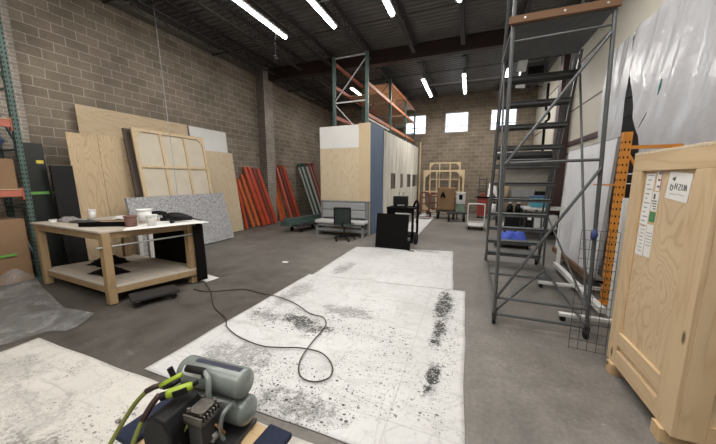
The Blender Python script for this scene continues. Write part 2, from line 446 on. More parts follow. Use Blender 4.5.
# brick piers on the left wall
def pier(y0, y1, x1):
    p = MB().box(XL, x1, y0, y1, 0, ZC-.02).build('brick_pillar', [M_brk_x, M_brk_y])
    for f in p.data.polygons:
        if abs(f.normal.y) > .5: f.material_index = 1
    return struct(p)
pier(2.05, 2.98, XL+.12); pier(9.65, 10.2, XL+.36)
# roof deck: real trapezoid ribs running across the hall
m = MB(); prof = []; y = YN
while y < YF+.2:
    prof += [(y, ZC), (y+.07, ZC), (y+.09, ZC+.05), (y+.16, ZC+.05)]; y += .18
v = []; f = []
for k, (yy, zz) in enumerate(prof):
    v += [(XL-.2, yy, zz), (XR+.2, yy, zz)]
    if k: f.append((2*k-2, 2*k-1, 2*k+1, 2*k))
m._add([Vector(p) for p in v], f); m.box(XL-.3, XR+.3, YN-.3, YF+.3, ZC+.12, ZC+.2)
struct(m.build('ceiling', M_deck))
# main girder across the hall
m = MB(); gy = 9.95
m.box(XL+.36, XR, gy, gy+.26, 5.70, 5.73).box(XL+.36, XR, gy, gy+.26, ZC-.05, ZC-.02).box(XL+.36, XR, gy+.11, gy+.15, 5.73, ZC-.05)
m.box(XL+.36, XR, gy+.004, gy+.012, 5.72, ZC-.03)
struct(m.build('roof_beam', M_girder))
# open web joists along the hall, two bays
JX = [-7.2, -6.0, -4.8, -3.35, -1.87, -.41, 1.05, 2.3]
for x in JX:
    for (ya, yb) in ((YN, gy), (gy+.26, YF)):
        m = MB(); zt, zb = ZC-.03, 5.74
        for dx in (-.03, .03):
            m.box(x+dx-.022, x+dx+.022, ya, yb, zt-.04, zt); m.box(x+dx-.022, x+dx+.022, ya+.3, yb-.3, zb, zb+.035)
        n = int((yb-ya-.6)/.62); st = (yb-ya-.6)/n
        for k in range(n):
            a = ya+.3+k*st
            m.cyl((x, a, zb+.02), (x, a+st/2, zt-.02), .011, n=6); m.cyl((x, a+st/2, zt-.02), (x, a+st, zb+.02), .011, n=6)
        struct(m.build('roof_joist', M_joist))
for yb in (1.5, 4.6, 7.6, 11.8, 13.6, 15.2):
    struct(MB().box(XL, XR, yb-.02, yb+.02, 5.80, 5.83).build('roof_beam_bridging', M_joist))
# ledger truss along the left wall
m = MB()
for z in (5.84, 6.08): m.box(XL+.02, XL+.24, YN, YF, z, z+.04)
k = YN
while k < YF-.5:
    m.bar((XL+.13, k, 5.86), (XL+.13, k+.35, 6.1), .03, .03); m.bar((XL+.13, k+.35, 6.1), (XL+.13, k+.7, 5.86), .03, .03); k += .7
struct(m.build('roof_ledger_beam', M_white_truss))

# ------------------------------------------------------------------ ceiling lights
PW = .66
PX = [36, 44, 58, 70, 80]      # lamp power set lower towards the block wall to darken that side
LX = [-4.80, -3.35, -1.87, -.41, 1.05]
LROWS = [4.55, 11.55]
def ceiling_light(x, y, label, L=2.44):
    t = thing('ceiling_light', label, 'ceiling light', (x, y, 5.5), (0,0,0), 'strip lights under the roof joists')
    MB().box(-.075, .075, 0, L, .045, .085).build('housing', M_whitest, t)
    mb = MB(); mb.prism([(-.045,.045), (-.04,.01), (-.02,-.003), (.02,-.003), (.04,.01), (.045,.045)], .02, L-.02, Matrix(((1,0,0,0),(0,0,1,0),(0,1,0,0),(0,0,0,1))))
    mb.build('diffuser', M_tubelight, t)
    h = MB()
    for yy in (.35, L-.35):
        h.cyl((0, yy, .085), (0, yy, .26), .006, n=6)
    h.build('hanger', M_dark, t)
    return t
def lamp(x, y, L=2.44, p=75):
    d = bpy.data.lights.new('strip_lamp', 'AREA'); d.shape = 'RECTANGLE'; d.size = .12; d.size_y = L; d.energy = p*PW; d.color = (1.0,.965,.92)
    o = bpy.data.objects.new('strip_lamp', d); COL.objects.link(o); o.location = (x, y+L/2, 5.485)
near_lab = ['long lit strip light in the near bay, closest to the block wall', 'lit strip light in the near bay, second from the block wall',
            'lit strip light in the near bay, third from the block wall', 'lit strip light in the near bay above the long drop cloth, only its end showing', 'lit strip light in the near bay above the rolling ladder platform']
far_lab = ['lit strip light in the far bay seen through the storage rack frame', 'lit strip light in the far bay just behind the storage rack beams',
           'lit strip light in the far bay above the left far window, slanted in view', 'lit strip light in the far bay above the middle far window', 'lit strip light in the far bay behind the rolling ladder']
for i, x in enumerate(LX):
    ceiling_light(x, LROWS[0], near_lab[i]); lamp(x, LROWS[0], p=PX[i])
for i, x in enumerate(LX):
    if i == 1: continue
    ceiling_light(x, LROWS[1], far_lab[i]); lamp(x, LROWS[1], p=100)
for x in LX:
    for y0 in (-3.4, .3):
        ceiling_light(x, y0, 'lit strip light over the drop cloths, behind the camera'); lamp(x, y0, p=PX[LX.index(x)])
for nm, y0, x0, x1, lab in (('conduit', 6.2, -3.35, 2.6, 'thin pale conduit running across the near bay between the strip lights'), ('conduit', 12.9, -1.87, 1.05, 'thin pale conduit running across the far bay between the strip lights')):
    tag(MB().cyl((x0, y0, 5.70), (x1, y0, 5.70), .016, n=8).build(nm, M_steel), lab, 'conduit')
tag(MB().tube([(-7.0,5.0,5.74), (-6.75,4.85,4.9), (-6.2,4.5,3.1), (-5.65,4.15,1.75), (-5.38,3.95,1.25), (-5.2,3.82,1.115)], .008, 6, smooth_steps=4).build('power_cord', M_greybox), 'thin grey power cord hanging from the roof down to the workbench', 'cord')
t = tag(MB().tube([(-4.78,6.55,5.5), (-4.8,6.5,5.2), (-4.79,6.52,4.95)], .0035, 6).build('pull_cord', M_dark), 'short pale cord with a tangled end hanging below the near strip light by the wall', 'cord')
MB().tube([(-4.79+.05*math.cos(a*1.9), 6.52+.03*math.sin(a*2.3), 4.95-.018*a) for a in range(14)], .003, 6, smooth_steps=3).build('tangled_end', M_dark, t)

# ------------------------------------------------------------------ drop cloths on the floor
def cloth(name, label, poly_fn, nu, nv, mat, amp=.012, z=.006, seed=0):
    def fn(u, v):
        x, y = poly_fn(u, v)
        n = noise.noise(Vector((x*1.7+seed, y*2.3, seed)))*.6 + noise.noise(Vector((x*5+y*3+seed, y*6-x*2, 0)))*.4
        e = min(u, 1-u, v, 1-v)
        return (x, y, z + max(0, n+.25)*amp*min(1, .3+e*12))
    o = MB().grid(fn, nu, nv).build(name, mat, smooth=True, solid=.004)
    return tag(o, label, 'drop cloth', 'paint-stained drop cloths on the floor')
def wob(t, s, a=.015): return a*noise.noise(Vector((t*5, s, 0)))
near_st = [(-1.95,2.92,.42,.20,.95,'s'), (-1.72,2.80,.40,.16,.9,'s'), (-2.45,2.85,.35,.22,.6,'s'), (-1.95,2.90,.85,.42,.9,'p'), (-.95,2.95,.5,.28,.9,'p'),
           (-.24,4.0,.17,.85,1,'s'), (-.22,3.9,.18,.95,1,'p'), (-.25,3.25,.12,.5,1,'s'), (-.22,2.45,.09,.35,1,'s'), (-.18,2.9,.2,1.2,.7,'p'),
           (-1.45,3.35,.6,.25,.5,'s'), (-1.3,1.75,.7,.25,.9,'p'), (-1.2,1.72,.6,.2,.6,'s'), (-.7,2.3,.5,.6,.55,'p'), (-1.6,1.95,.6,.4,.75,'p'), (-1.0,1.95,.35,.2,.8,'p'), (-2.1,2.0,.6,.4,.5,'s'), (-1.1,3.6,.5,.2,.5,'p'), (-2.5,3.6,.3,.8,.4,'s')]
M_cl1 = cloth_mat('drop_cloth_stained', near_st, grime=.22, seed=1.3)
M_cl2 = cloth_mat('drop_cloth_far', [(-2.3,5.1,.25,.6,.5,'s'), (-.7,6.7,.5,.4,.6,'p'), (-.9,7.1,.5,.2,.5,'s'), (-2.2,6.0,.1,.4,.5,'p')], grime=.12, seed=4.1)
M_cl3 = cloth_mat('drop_cloth_dirty', [(-4.0,1.1,.7,.25,.25,'s'), (-2.5,.65,.8,.28,.55,'s'), (-2.3,1.0,.5,.3,.6,'p'), (-3.2,.8,1.2,.4,.22,'s'), (-2.15,1.12,.10,.04,1,'s'), (-2.35,1.1,.08,.03,1,'s')], grime=.50, seed=7.7, base_a=(.60,.575,.53), base_b=(.50,.475,.435))
M_cl4 = cloth_mat('drop_cloth_back', [], grime=.1, seed=9.2)
cloth('drop_cloth', 'white drop cloth with heavy black paint smudges, the large middle one under the brown cord',
      lambda u, v: (-2.80+u*(2.86-.07*v)+.04*v+wob(v, 1), 1.56+v*(2.95+.18*u)+wob(u, 2)), 60, 60, M_cl1, .014, .008, 3)
cloth('drop_cloth', 'cleaner white drop cloth beyond the stained one, reaching the black board',
      lambda u, v: (-2.70-.06*v+u*(2.54-.08*v)+wob(v, 5), 4.525+.18*u+wob(u, 2)+v*(2.40+.24*u)+v*wob(u, 6)), 50, 50, M_cl2, .012, .002, 5)
cloth('drop_cloth', 'grey-smeared drop cloth in the near left corner, under the clear plastic',
      lambda u, v: (-4.5+u*3.75+wob(v, 8), -.6+v*2.08+wob(u, 9, .03)), 60, 40, M_cl3, .016, .002, 8)
cloth('drop_cloth', 'pale drop cloth lying beside the canvas booth at the far end',
      lambda u, v: (-2.25+u*.78+wob(v, 11), 9.2+v*6.1), 16, 40, M_cl4, .012, .004, 10)
tag(MB().prism([(-4.66,3.82), (-4.20,3.74), (-4.24,3.5), (-4.5,3.55)], .002, .005).build('paper_sheet', M_paper), 'white paper scrap on the floor at the corner of the workbench', 'paper')
tag(MB().prism([(-3.75,5.05), (-3.62,5.08), (-3.60,5.0), (-3.72,4.98)], .002, .004).build('paper_sheet', M_paper), 'tiny white paper scrap alone on the bare concrete', 'paper')

# extension cord
CORD = [(-4.18,3.43),(-3.79,3.19),(-3.28,2.8),(-2.86,2.6),(-2.64,2.41),(-2.34,2.29),(-1.99,2.24),(-1.77,2.29),(-1.56,2.36),(-1.32,2.36),(-1.14,2.23),(-1.08,2.08),(-1.15,1.98),(-1.27,1.96),(-1.38,2.03),(-1.47,2.21),(-1.51,2.48),(-1.53,2.8),(-1.58,2.95),(-1.69,3.05),(-1.88,3.07),(-2.24,3.26),(-2.62,3.37),(-2.98,3.43),(-3.36,3.46),(-3.62,3.3),(-3.84,3.17),(-4.13,3.16)]
tag(MB().tube([(x, y, .036 if -2.82 < x < .05 else .012) for x, y in CORD], .007, 6, smooth_steps=6).build('extension_cord', M_cord, smooth=True), 'dark brown extension cord looping across the stained drop cloth', 'cord')

# clear plastic film on the floor
def film_mesh():
    outer = [(-7.08,2.30),(-6.62,2.28),(-5.9,2.12),(-5.07,1.95),(-4.58,2.06),(-4.25,1.67),(-4.5,1.60),(-4.62,1.2),(-5.5,.9),(-7.0,.9),(-7.15,1.7)]
    cx, cy = -5.7, 1.65; m = MB(); R = 22; S = 96; vs = []
    def edge(a):
        d = Vector((math.cos(a), math.sin(a)))
        best = 9
        for i in range(len(outer)):
            p = Vector(outer[i])-Vector((cx, cy)); q = Vector(outer[(i+1) % len(outer)])-Vector((cx, cy)); e = q-p
            den = d.x*e.y-d.y*e.x
            if abs(den) < 1e-9: continue
            t = (p.x*e.y-p.y*e.x)/den; s = (p.x*d.y-p.y*d.x)/den
            if t > 0 and 0 <= s <= 1: best = min(best, t)
        return best
    def zz(x, y, r):
        n = abs(noise.noise(Vector((x*2.6, y*2.6, 1))))*.09 + abs(noise.noise(Vector((x*7, y*6, 4))))*.035
        pile = .26*math.exp(-((x+6.82)**2/.12+(y-2.12)**2/.05)) + .10*math.exp(-((x+6.2)**2/.8+(y-1.95)**2/.08))
        return .028 + n*(1.0-.6*r) + pile
    vs.append(Vector((cx, cy, zz(cx, cy, 0))))
    for k in range(1, R+1):
        for j in range(S):
            a = 2*PI*j/S; e = edge(a)*k/R; x, y = cx+e*math.cos(a), cy+e*math.sin(a)
            vs.append(Vector((x, y, zz(x, y, k/R))))
    fs = [(0, 1+j, 1+(j+1) % S) for j in range(S)]
    for k in range(R-1):
        for j in range(S):
            a = 1+k*S+j; b = 1+k*S+(j+1) % S; fs.append((a, a+S, b+S, b))
    m._add(vs, fs); return m
tag(film_mesh().build('plastic_film', M_film, smooth=True), 'clear crumpled plastic film lying on the floor before the workbench', 'plastic sheet')

# ------------------------------------------------------------------ boards leaning on the left wall
def lean(name, label, cat, y0, y1, h, xb, xt, th, mat, group=None, build=True):
    a = math.asin((xb-xt)/h); L = h
    o = MB().box(0, th, -(y1-y0)/2, (y1-y0)/2, 0, L/math.cos(a)*1.0)
    if not build: return o, (xb, (y0+y1)/2, .012), (0, -a, 0)
    return tag(o.build(name, mat, None, (xb, (y0+y1)/2, .012), (0, -a, 0), bevel=.003), label, cat, group)
lean('plywood_sheet', 'wide plywood sheet with pale horizontal grain, tallest against the block wall', 'plywood', 3.74, 6.36, 3.38, -7.78, -7.98, .02, M_ply_h)
lean('white_board', 'tall white board leaning on the block wall behind pale plywood', 'board', 6.38, 7.77, 3.36, -7.72, -7.94, .02, M_white)
lean('plywood_sheet', 'pale plywood sheet leaning in front of the white board, rightmost at the wall', 'plywood', 6.70, 7.78, 2.66, -7.40, -7.72, .02, M_ply_pale)
lean('plywood_sheet', 'plywood sheet with bold wavy grain, nearest to the black panels', 'plywood', 3.34, 3.86, 2.72, -7.42, -7.58, .02, M_ply)
lean('plywood_sheet', 'plywood sheet with wavy grain, between its twin and the canvas frame', 'plywood', 3.865, 4.85, 2.74, -7.42, -7.58, .02, M_ply)
lean('stretched_canvas', 'dark edged stretched canvas stacked just behind the pine canvas frame', 'canvas', 4.32, 6.15, 2.94, -7.10, -7.50, .05, plain('canvas_dark_edge', (.10,.075,.06), .8))
# canvas seen from the back: stretcher frame
a = math.asin(.40/2.96)
t = thing('stretched_canvas', 'large pale canvas seen from its back, six-panel pine stretcher, leaning by the plywood', 'canvas', (-6.94, 5.36, .012), (0, -a, 0))
W, Hh = 1.92, 2.99
MB().box(-.004, .004, -W/2+.01, W/2-.01, .01, Hh-.01).build('canvas_sheet', M_canvas, t)
for yy in (-W/2, W/2-.075): MB().box(.004, .045, yy, yy+.075, 0, Hh).build('side_bar', M_frame_pine, t, bevel=.003)
for zz in (0, Hh-.075): MB().box(.004, .045, -W/2+.075, W/2-.075, zz, zz+.075).build('end_bar', M_frame_pine, t, bevel=.003)
for yy in (-.30, .34): MB().box(.006, .04, yy-.03, yy+.03, .075, Hh-.075).build('upright_bar', M_frame_pine, t, bevel=.003)
for zz in (1.05, 2.10): MB().box(.008, .042, -W/2+.075, W/2-.075, zz-.03, zz+.03).build('cross_bar', M_frame_pine, t, bevel=.003)
for sy in (-1, 1):
    p = [(sy*(W/2-.075), Hh-.075), (sy*(W/2-.22), Hh-.075), (sy*(W/2-.075), Hh-.22)]
    MB().prism(p, .02, .038, Matrix(((0,0,1,0),(1,0,0,0),(0,1,0,0),(0,0,0,1)))).build('corner_brace', M_frame_pine, t)
lean('foam_slab', 'grey speckled carpet-foam slab leaning in front of the pale canvas', 'foam slab', 3.95, 6.60, 1.36, -6.72, -7.05, .07, M_speck)
# black panels beside the rack
t = tag(lean('dark_board', None, None, 2.66, 3.02, 2.45, -7.58, -7.72, .05, M_darkpanel), 'tall dark panel with a yellow tag and green tape, against the brick pillar', 'panel')
MB().box(.051, .054, .05, .15, 2.08, 2.14).build('yellow_tag', M_yellowtag, t); MB().box(.051, .054, -.12, .15, 1.50, 1.55).build('green_tape', M_greentape, t)
t = tag(lean('dark_board', None, None, 3.0, 3.33, 2.05, -7.42, -7.52, .06, M_darkpanel2), 'shorter glossy black panel standing between the taped dark panel and the plywood', 'panel')

# ------------------------------------------------------------------ green storage rack at the left edge
def perforated(mb, p0, p1, w, d, face, step=.075, mi=1):
    """upright post p0->p1 (vertical) with punched holes on the faces listed"""
    x, y, z0 = p0; z1 = p1[2]
    mb.box(x-w/2, x+w/2, y-d/2, y+d/2, z0, z1)
    z = z0+.06
    while z < z1-.05:
        for s in (-.022, .022):
            if 'y' in face: mb.box(x+s-.008, x+s+.008, y-d/2-.002, y-d/2, z, z+.03, mi)
            if 'x' in face: mb.box(x+w/2, x+w/2+.002, y+s-.008, y+s+.008, z, z+.03, mi)
            if 'X' in face: mb.box(x-w/2-.002, x-w/2, y+s-.008, y+s+.008, z, z+.03, mi)
        z += step
t = thing('storage_rack', 'green pallet rack with red beams at the left edge, boxes on it', 'rack', (-7.6, 1.2, 0))
for (yy) in (1.35, -1.55):
    for xx in (.37, -.36):
        mb = MB(); perforated(mb, (xx, yy, .01), (xx, yy, 4.95), .085, .075, 'yx'); mb.box(xx-.08, xx+.08, yy-.07, yy+.07, 0, .012)
        mb.build('upright_post', [M_green, M_hole], t)
    for z in (.3, 1.3, 2.3, 3.3, 4.3):
        MB().bar((.37, yy, z), (-.36, yy, z), .03, .03).build('horizontal_brace', M_green, t); MB().bar((.37, yy, z), (-.36, yy, z+.9), .025, .025).build('diagonal_brace', M_green, t)
for z in (1.56, 2.72):
    for xx in (.355, -.39):
        mb = MB().box(xx-.03, xx+.03, -1.51, 1.31, z-.06, z+.06)
        for yy in (-1.51, 1.29): mb.box(xx-.045, xx+.045, yy, yy+.02, z-.12, z+.10)
        mb.build('beam', M_rackred, t, bevel=.004)
    MB().box(-.40, .40, -1.5, 1.3, z+.061, z+.075).build('shelf_board', M_ply_h, t)
def carton(name, label, x, y, z, sx, sy, sz, rz=0, mat=None):
    t = thing(name, label, 'box', (x, y, z), (0,0,rz))
    MB().box(-sx/2, sx/2, -sy/2, sy/2, 0, sz).build('box_body', mat or M_cardboard, t, bevel=.006)
    MB().box(-sx/2-.001, sx/2+.001, -.03, .03, sz-.08, sz+.001).build('packing_tape', plain('packing_tape', (.42,.30,.18), .35), t)
    return t
c = carton('cardboard_box', 'brown cardboard box on the rack shelf, under the blue wrapped bundle', -7.56, 2.10, 1.637, .60, .74, .50)
c = carton('cardboard_box', 'large brown cardboard box on the floor beneath the rack shelf', -7.56, 2.00, .012, .62, .94, 1.10)
MB().box(.331, .333, -.10, .30, .48, .52).build('green_stripe', M_greentape, c)
def bundle(name, label, cat, x, y, z, pts, r, mat, sub=1):
    o = MB().tube(pts, r, 10, smooth_steps=3).build(name, mat, None, (x, y, z), smooth=True)
    return tag(o, label, cat)
bundle('wrapped_bundle', 'blue wrapped bundle slumped on top of the cardboard box on the rack', 'bundle', -7.43, 2.20, 2.245, [(.0,-.42,.03), (.0,-.1,.06), (.02,.06,.15), (.035,.15,.27)], .13, M_blueplastic)
bundle('foam_roll', 'white foam roll standing against the blue bundle on the rack', 'roll', -7.74, 2.05, 2.215, [(-.0,-.3,.0), (-.0,.0,.10), (.02,.28,.34)], .07, M_white)

# ------------------------------------------------------------------ workbench
TH = 1.05
ux = Vector((math.cos(math.radians(-3)), math.sin(math.radians(-3)), 0)); uy = Vector((math.sin(math.radians(19)), math.cos(math.radians(19)), 0))
TB = Matrix(((ux.x, uy.x, 0, 0), (ux.y, uy.y, 0, 0), (0,0,1,0), (0,0,0,1)))
t = thing('workbench', 'rough pine workbench with plywood top and lower shelf, cluttered with tubs', 'workbench', (-4.74, 2.30, 0))
BW, BD = 2.12, 1.27
def bx(x0, x1, y0, y1, z0, z1): return MB().box(x0, x1, y0, y1, z0, z1, M=TB)
bx(-BW, .02, -.02, BD, TH, TH+.028).build('table_top', M_bench_top, t, bevel=.003)
for (x0, x1, y0, y1, mm) in ((-BW+.04, -.02, .0, .038, M_bench_x), (-BW+.04, -.02, BD-.06, BD-.022, M_bench_x), (-BW+.04, -BW+.078, .038, BD-.06, M_bench_y), (-.058, -.02, .038, BD-.06, M_bench_y)):
    bx(x0, x1, y0, y1, TH-.095, TH).build('apron', mm, t, bevel=.003)
for (x, y) in ((-.055, -.005), (-BW+.085, -.005), (-.10, BD-.17), (-BW+.085, BD-.17)):
    lg = bx(x, x+.10, y, y+.095, .012, TH-.001); lg.build('leg', M_bench_z, t, bevel=.004)
for (x0, x1, y0, y1, mm) in ((-BW+.185, -.055, .03, .068, M_bench_x), (-.0, .045, .09, BD+.02, M_bench_y), (-BW+.04, .0, BD-.06, BD-.022, M_bench_x), (-BW+.04, -BW+.085, .09, BD-.06, M_bench_y)):
    bx(x0, x1, y0, y1, .16, .25).build('shelf_rail', mm, t, bevel=.003)
bx(-BW+.04, .045, .03, BD+.02, .25, .27).build('lower_shelf', M_bench_top, t, bevel=.002)
p = bx(.035, .045, 0, 0, 0, 0); p.bm.clear()
p.cyl(TB @ Vector((.02, -.06, TH-.20)), TB @ Vector((.02, BD+.0, TH-.17)), .014, n=10); p.build('pipe_rail', M_steel, t, smooth=False)
def at(x, y, z=TH+.028): 
    v = TB @ Vector((x, y, z)); return (v.x-4.72, v.y+2.32, z)
ZT = TH+.0285
# paper sheets, tubs, cups, tools on the bench
def flat(name, label, pts, mat, cat='paper', th=.003, z=ZT):
    return tag(MB().prism(pts, z, z+th).build(name, mat), label, cat)
flat('paper_sheet', 'white paper sheet hanging over the right end of the workbench top', [(-4.78,2.66), (-4.50,2.46), (-4.05,3.5), (-4.5,3.6), (-4.95,3.25)], M_paper)
def tub(name, label, x, y, r0, r1, h, mat, lidrim=True, cat='tub', fill=None):
    t = thing(name, label, cat, (x, y, ZT+.0035))
    MB().lathe([(r0,0), (r1,h), (r1-.006,h), (r0-.006,.012), (.001,.012)], 20).build('tub_body', mat, t, smooth=True)
    if lidrim: MB().lathe([(r1,h-.02), (r1+.008,h-.02), (r1+.008,h), (r1,h)], 20, close=False).build('tub_rim', mat, t)
    if fill: MB().cyl((0,0,.012), (0,0,h*.55), (r0+r1)/2-.014, n=16).build('tub_contents', fill, t)
    return t
tub('paint_tub', 'squat tub caked in reddish brown paint, beside the black tray', -4.80, 2.74, .072, .08, .165, M_tubred, fill=M_tubred)
tub('white_bucket', 'white plastic bucket, tallest of the tubs on the workbench', -5.05, 3.10, .08, .11, .22, M_white_plastic, fill=M_white)
tub('paint_cup', 'cloudy mixing cup standing close behind the brown tub, near the bench edge', -4.58, 2.90, .05, .062, .16, M_clearcup, cat='cup')
tub('paint_cup', 'small pale cup next to the black heat gun on the workbench', -4.84, 3.10, .045, .055, .14, M_white_plastic, cat='cup')
tub('paint_jar', 'white narrow jar at the back left of the workbench', -6.45, 3.06, .05, .055, .16, M_white_plastic, cat='jar')
t = thing('heat_gun', 'black heat gun lying at the right end of the workbench', 'tool', (-4.56, 3.34, ZT+.004), (0,0,math.radians(35)))
MB().tube([(-.17,0,.085), (-.10,0,.09), (.02,0,.085), (.12,0,.07), (.20,0,.055)], [.06,.075,.072,.05,.03], 12, smooth_steps=0).build('gun_body', M_blackp, t, smooth=True)
MB().tube([(-.08,0,.07), (-.06,-.10,.03), (-.05,-.18,.028)], .03, 10).build('handle', M_blackp, t, smooth=True)
MB().tube([(.20,0,.055), (.27,.0,.03), (.33,.03,.012)], .012, 8).build('nozzle', M_dark, t, smooth=True)
t = thing('cordless_drill', 'small black cordless drill between the white bucket and pale cup', 'tool', (-4.98, 3.32, ZT), (0,0,math.radians(200)))
MB().tube([(-.1,0,.13), (.0,0,.14), (.10,0,.14), (.17,0,.14)], [.03,.04,.035,.015], 10).build('drill_body', M_blackp, t, smooth=True)
MB().tube([(-.05,0,.12), (-.07,0,.05)], .024, 8).build('handle', M_blackp, t, smooth=True)
MB().box(-.12,-.01,-.04,.04,.0,.055).build('battery', M_blackp, t, bevel=.006)
t = thing('tool_tray', 'long black tray at the near edge of the workbench', 'tray', (-5.22, 2.64, ZT), (0,0,math.radians(28)))
MB().box(-.34,.30,-.075,.075,0,.012).build('tray_floor', M_black, t)
s = MB()
for q in ((-.34,.30,-.075,-.065), (-.34,.30,.065,.075), (-.34,-.33,-.075,.075), (.29,.30,-.075,.075)): s.box(*q, .012, .055)
s.build('tray_side', M_black, t)
def rag(name, label, x, y, sx, sy, h, mat, seed, rz=0, z=ZT, cat='cloth'):
    def fn(u, v):
        a, b = (u-.5)*2, (v-.5)*2; e = max(0, 1-(a*a+b*b)*.7)
        return (a*sx*(1+.15*noise.noise(Vector((b*2, seed, 0)))), b*sy*(1+.2*noise.noise(Vector((a*2, seed, 3)))), .004+h*e*(.5+.9*abs(noise.noise(Vector((a*2.2+seed, b*2.2, 1))))))
    return tag(MB().grid(fn, 16, 16).build(name, mat, None, (x, y, z), (0,0,rz), smooth=True, solid=.003), label, cat)
M_rag = plain('grey_rag', (.22,.21,.20), .9, 0, .3, 8); M_ragd = plain('dark_rag', (.06,.058,.055), .9, 0, .3, 8)
rag('crumpled_plastic', 'crumpled grey plastic at the far left end of the workbench', -6.46, 2.72, .17, .12, .10, M_rag, 2)
rag('dark_rag', 'dark rag on the workbench between the grey plastic and the black tray', -5.93, 2.72, .24, .10, .06, M_ragd, 5, .2)
rag('paper_towel', 'crumpled white towel at the back edge of the workbench', -5.75, 3.20, .22, .09, .09, M_white, 8, .2)
tag(MB().lathe([(.028,0),(.05,0),(.05,.045),(.028,.045)], 16, close=False).build('tape_roll', M_white_plastic, None, (-6.55, 2.56, ZT)), 'white tape roll on the near left corner of the workbench', 'tape')
tag(MB().box(-.25,.25,-.012,.012,0,.02).build('brush_stick', M_bench_x, None, (-5.75, 2.98, ZT), (0,0,.35), bevel=.004), 'wooden stir stick lying in front of the white towel', 'stick')
for nm, lab, (x, y), (sx, sy, h), sd in (('black_bag', 'black cloth bag slumped on the left of the bench shelf', (-1.58,.66), (.26,.22,.18), 11), ('black_bag', 'flat black bag at the front edge of the bench shelf', (-.86,.36), (.27,.17,.10), 14)):
    p = at(x, y); rag(nm, lab, p[0], p[1], sx, sy, h, M_blacksoft, sd, 0, .2705, 'bag')
# black cloth hanging over the right end
def drape(u, v):
    L = u*1.62
    if L < 1.46: x, y = -1.40+L, BD+.035+.012*math.sin(L*14+v*2)
    else: x, y = .062+.006*math.sin(v*5), BD+.035-(L-1.46)
    q = TB @ Vector((x, y, 0)); return (q.x, q.y, .05+v*(TH-.07))
tag(MB().grid(drape, 60, 16).build('black_cloth', M_blacksoft, None, (-4.74, 2.30, 0), smooth=True, solid=.005), 'black cloth hanging to the floor along the back and right end of the workbench', 'cloth')
# white stand behind the bench
t = thing('white_stand', 'white timber stand visible under the workbench, beyond its pipe rail', 'stand', (-6.32, 3.80, 0))
for x in (-.12, .22): MB().box(x-.035, x+.035, -.04, .04, 0, .92).build('leg', M_white, t)
MB().box(-.2, .3, -.05, .05, .92, .96).build('stand_top', M_white, t)
# furniture dolly under the bench
def furniture_dolly(name, label, loc, rz, L, Wd, deck_mat, pad_mat, group=None):
    t = thing(name, label, 'dolly', loc, (0,0,rz), group)
    for s in (-1, 1):
        MB().box(-L/2, L/2, s*Wd/2-.045, s*Wd/2+.045, .105, .135).build('side_rail', deck_mat, t, bevel=.003)
        MB().box(s*L/2-.09, s*L/2+.09, -Wd/2-.05, Wd/2+.05, .135, .175).build('padded_bar', pad_mat, t, bevel=.012)
        for q in (-1, 1):
            x, y = s*(L/2-.07), q*(Wd/2-.0)
            c = MB().box(x-.035, x+.035, y-.03, y+.03, .095, .105).box(x-.03, x+.03, y-.022, y-.016, .035, .1).box(x-.03, x+.03, y+.016, y+.022, .035, .1).build('caster', M_steel, t)
            MB().cyl((x+.015, y-.014, .04), (x+.015, y+.014, .04), .04, n=16).build('wheel', M_rubber, c)
    return t
d = thing('furniture_dolly', 'low dark moving dolly rolled under the front of the workbench', 'dolly', (-4.30, 2.66, 0), (0,0,math.radians(66)))
MB().box(-.29,.29,-.17,.17,.095,.135).build('deck', M_dark, d, bevel=.006)
for sx in (-.22,.22):
    for sy in (-.11,.11):
        c = MB().box(sx-.03,sx+.03,sy-.025,sy+.025,.078,.095).build('caster', M_steel, d); MB().cyl((sx,sy-.015,.038),(sx,sy+.015,.038),.038,n=14).build('wheel', M_rubber, c)

# ------------------------------------------------------------------ air compressor on a carpeted dolly
d = furniture_dolly('furniture_dolly', 'wooden moving dolly with navy carpet ends carrying the air compressor', (-1.50, 1.12, .025), math.radians(-3), .86, .38, M_pine_x, M_padblue)
for k in (-.11, .0, .11):
    MB().box(-.33, .33, k-.045, k+.045, .1355, .150).build('deck_slat', M_pine_x, d, bevel=.002)
t = thing('air_compressor', 'grey twin-tank air compressor with black motor housing on the carpeted dolly', 'compressor', (-1.50, 1.165, .1765), (0,0,math.radians(4)))
def tank(zc, yc, x0, x1, r=.092):
    pr = [(.001, x0)] + [(r*math.sin(a), x0+.05-.05*math.cos(a)) for a in [PI/2*k/6 for k in range(1, 7)]] + [(r*math.cos(a), x1-.05+.05*math.sin(a)) for a in [PI/2*k/6 for k in range(0, 6)]] + [(.001, x1)]
    M = Matrix.Translation((0, yc, zc)) @ Matrix(((0,0,1,0),(0,1,0,0),(1,0,0,0),(0,0,0,1)))
    return MB().lathe(pr, 28, M)
tk = tank(.33, .085, -.27, .27).build('upper_tank', M_tank, t, smooth=True)
tank(.14, .085, -.24, .285).build('lower_tank', M_tank, t, smooth=True)
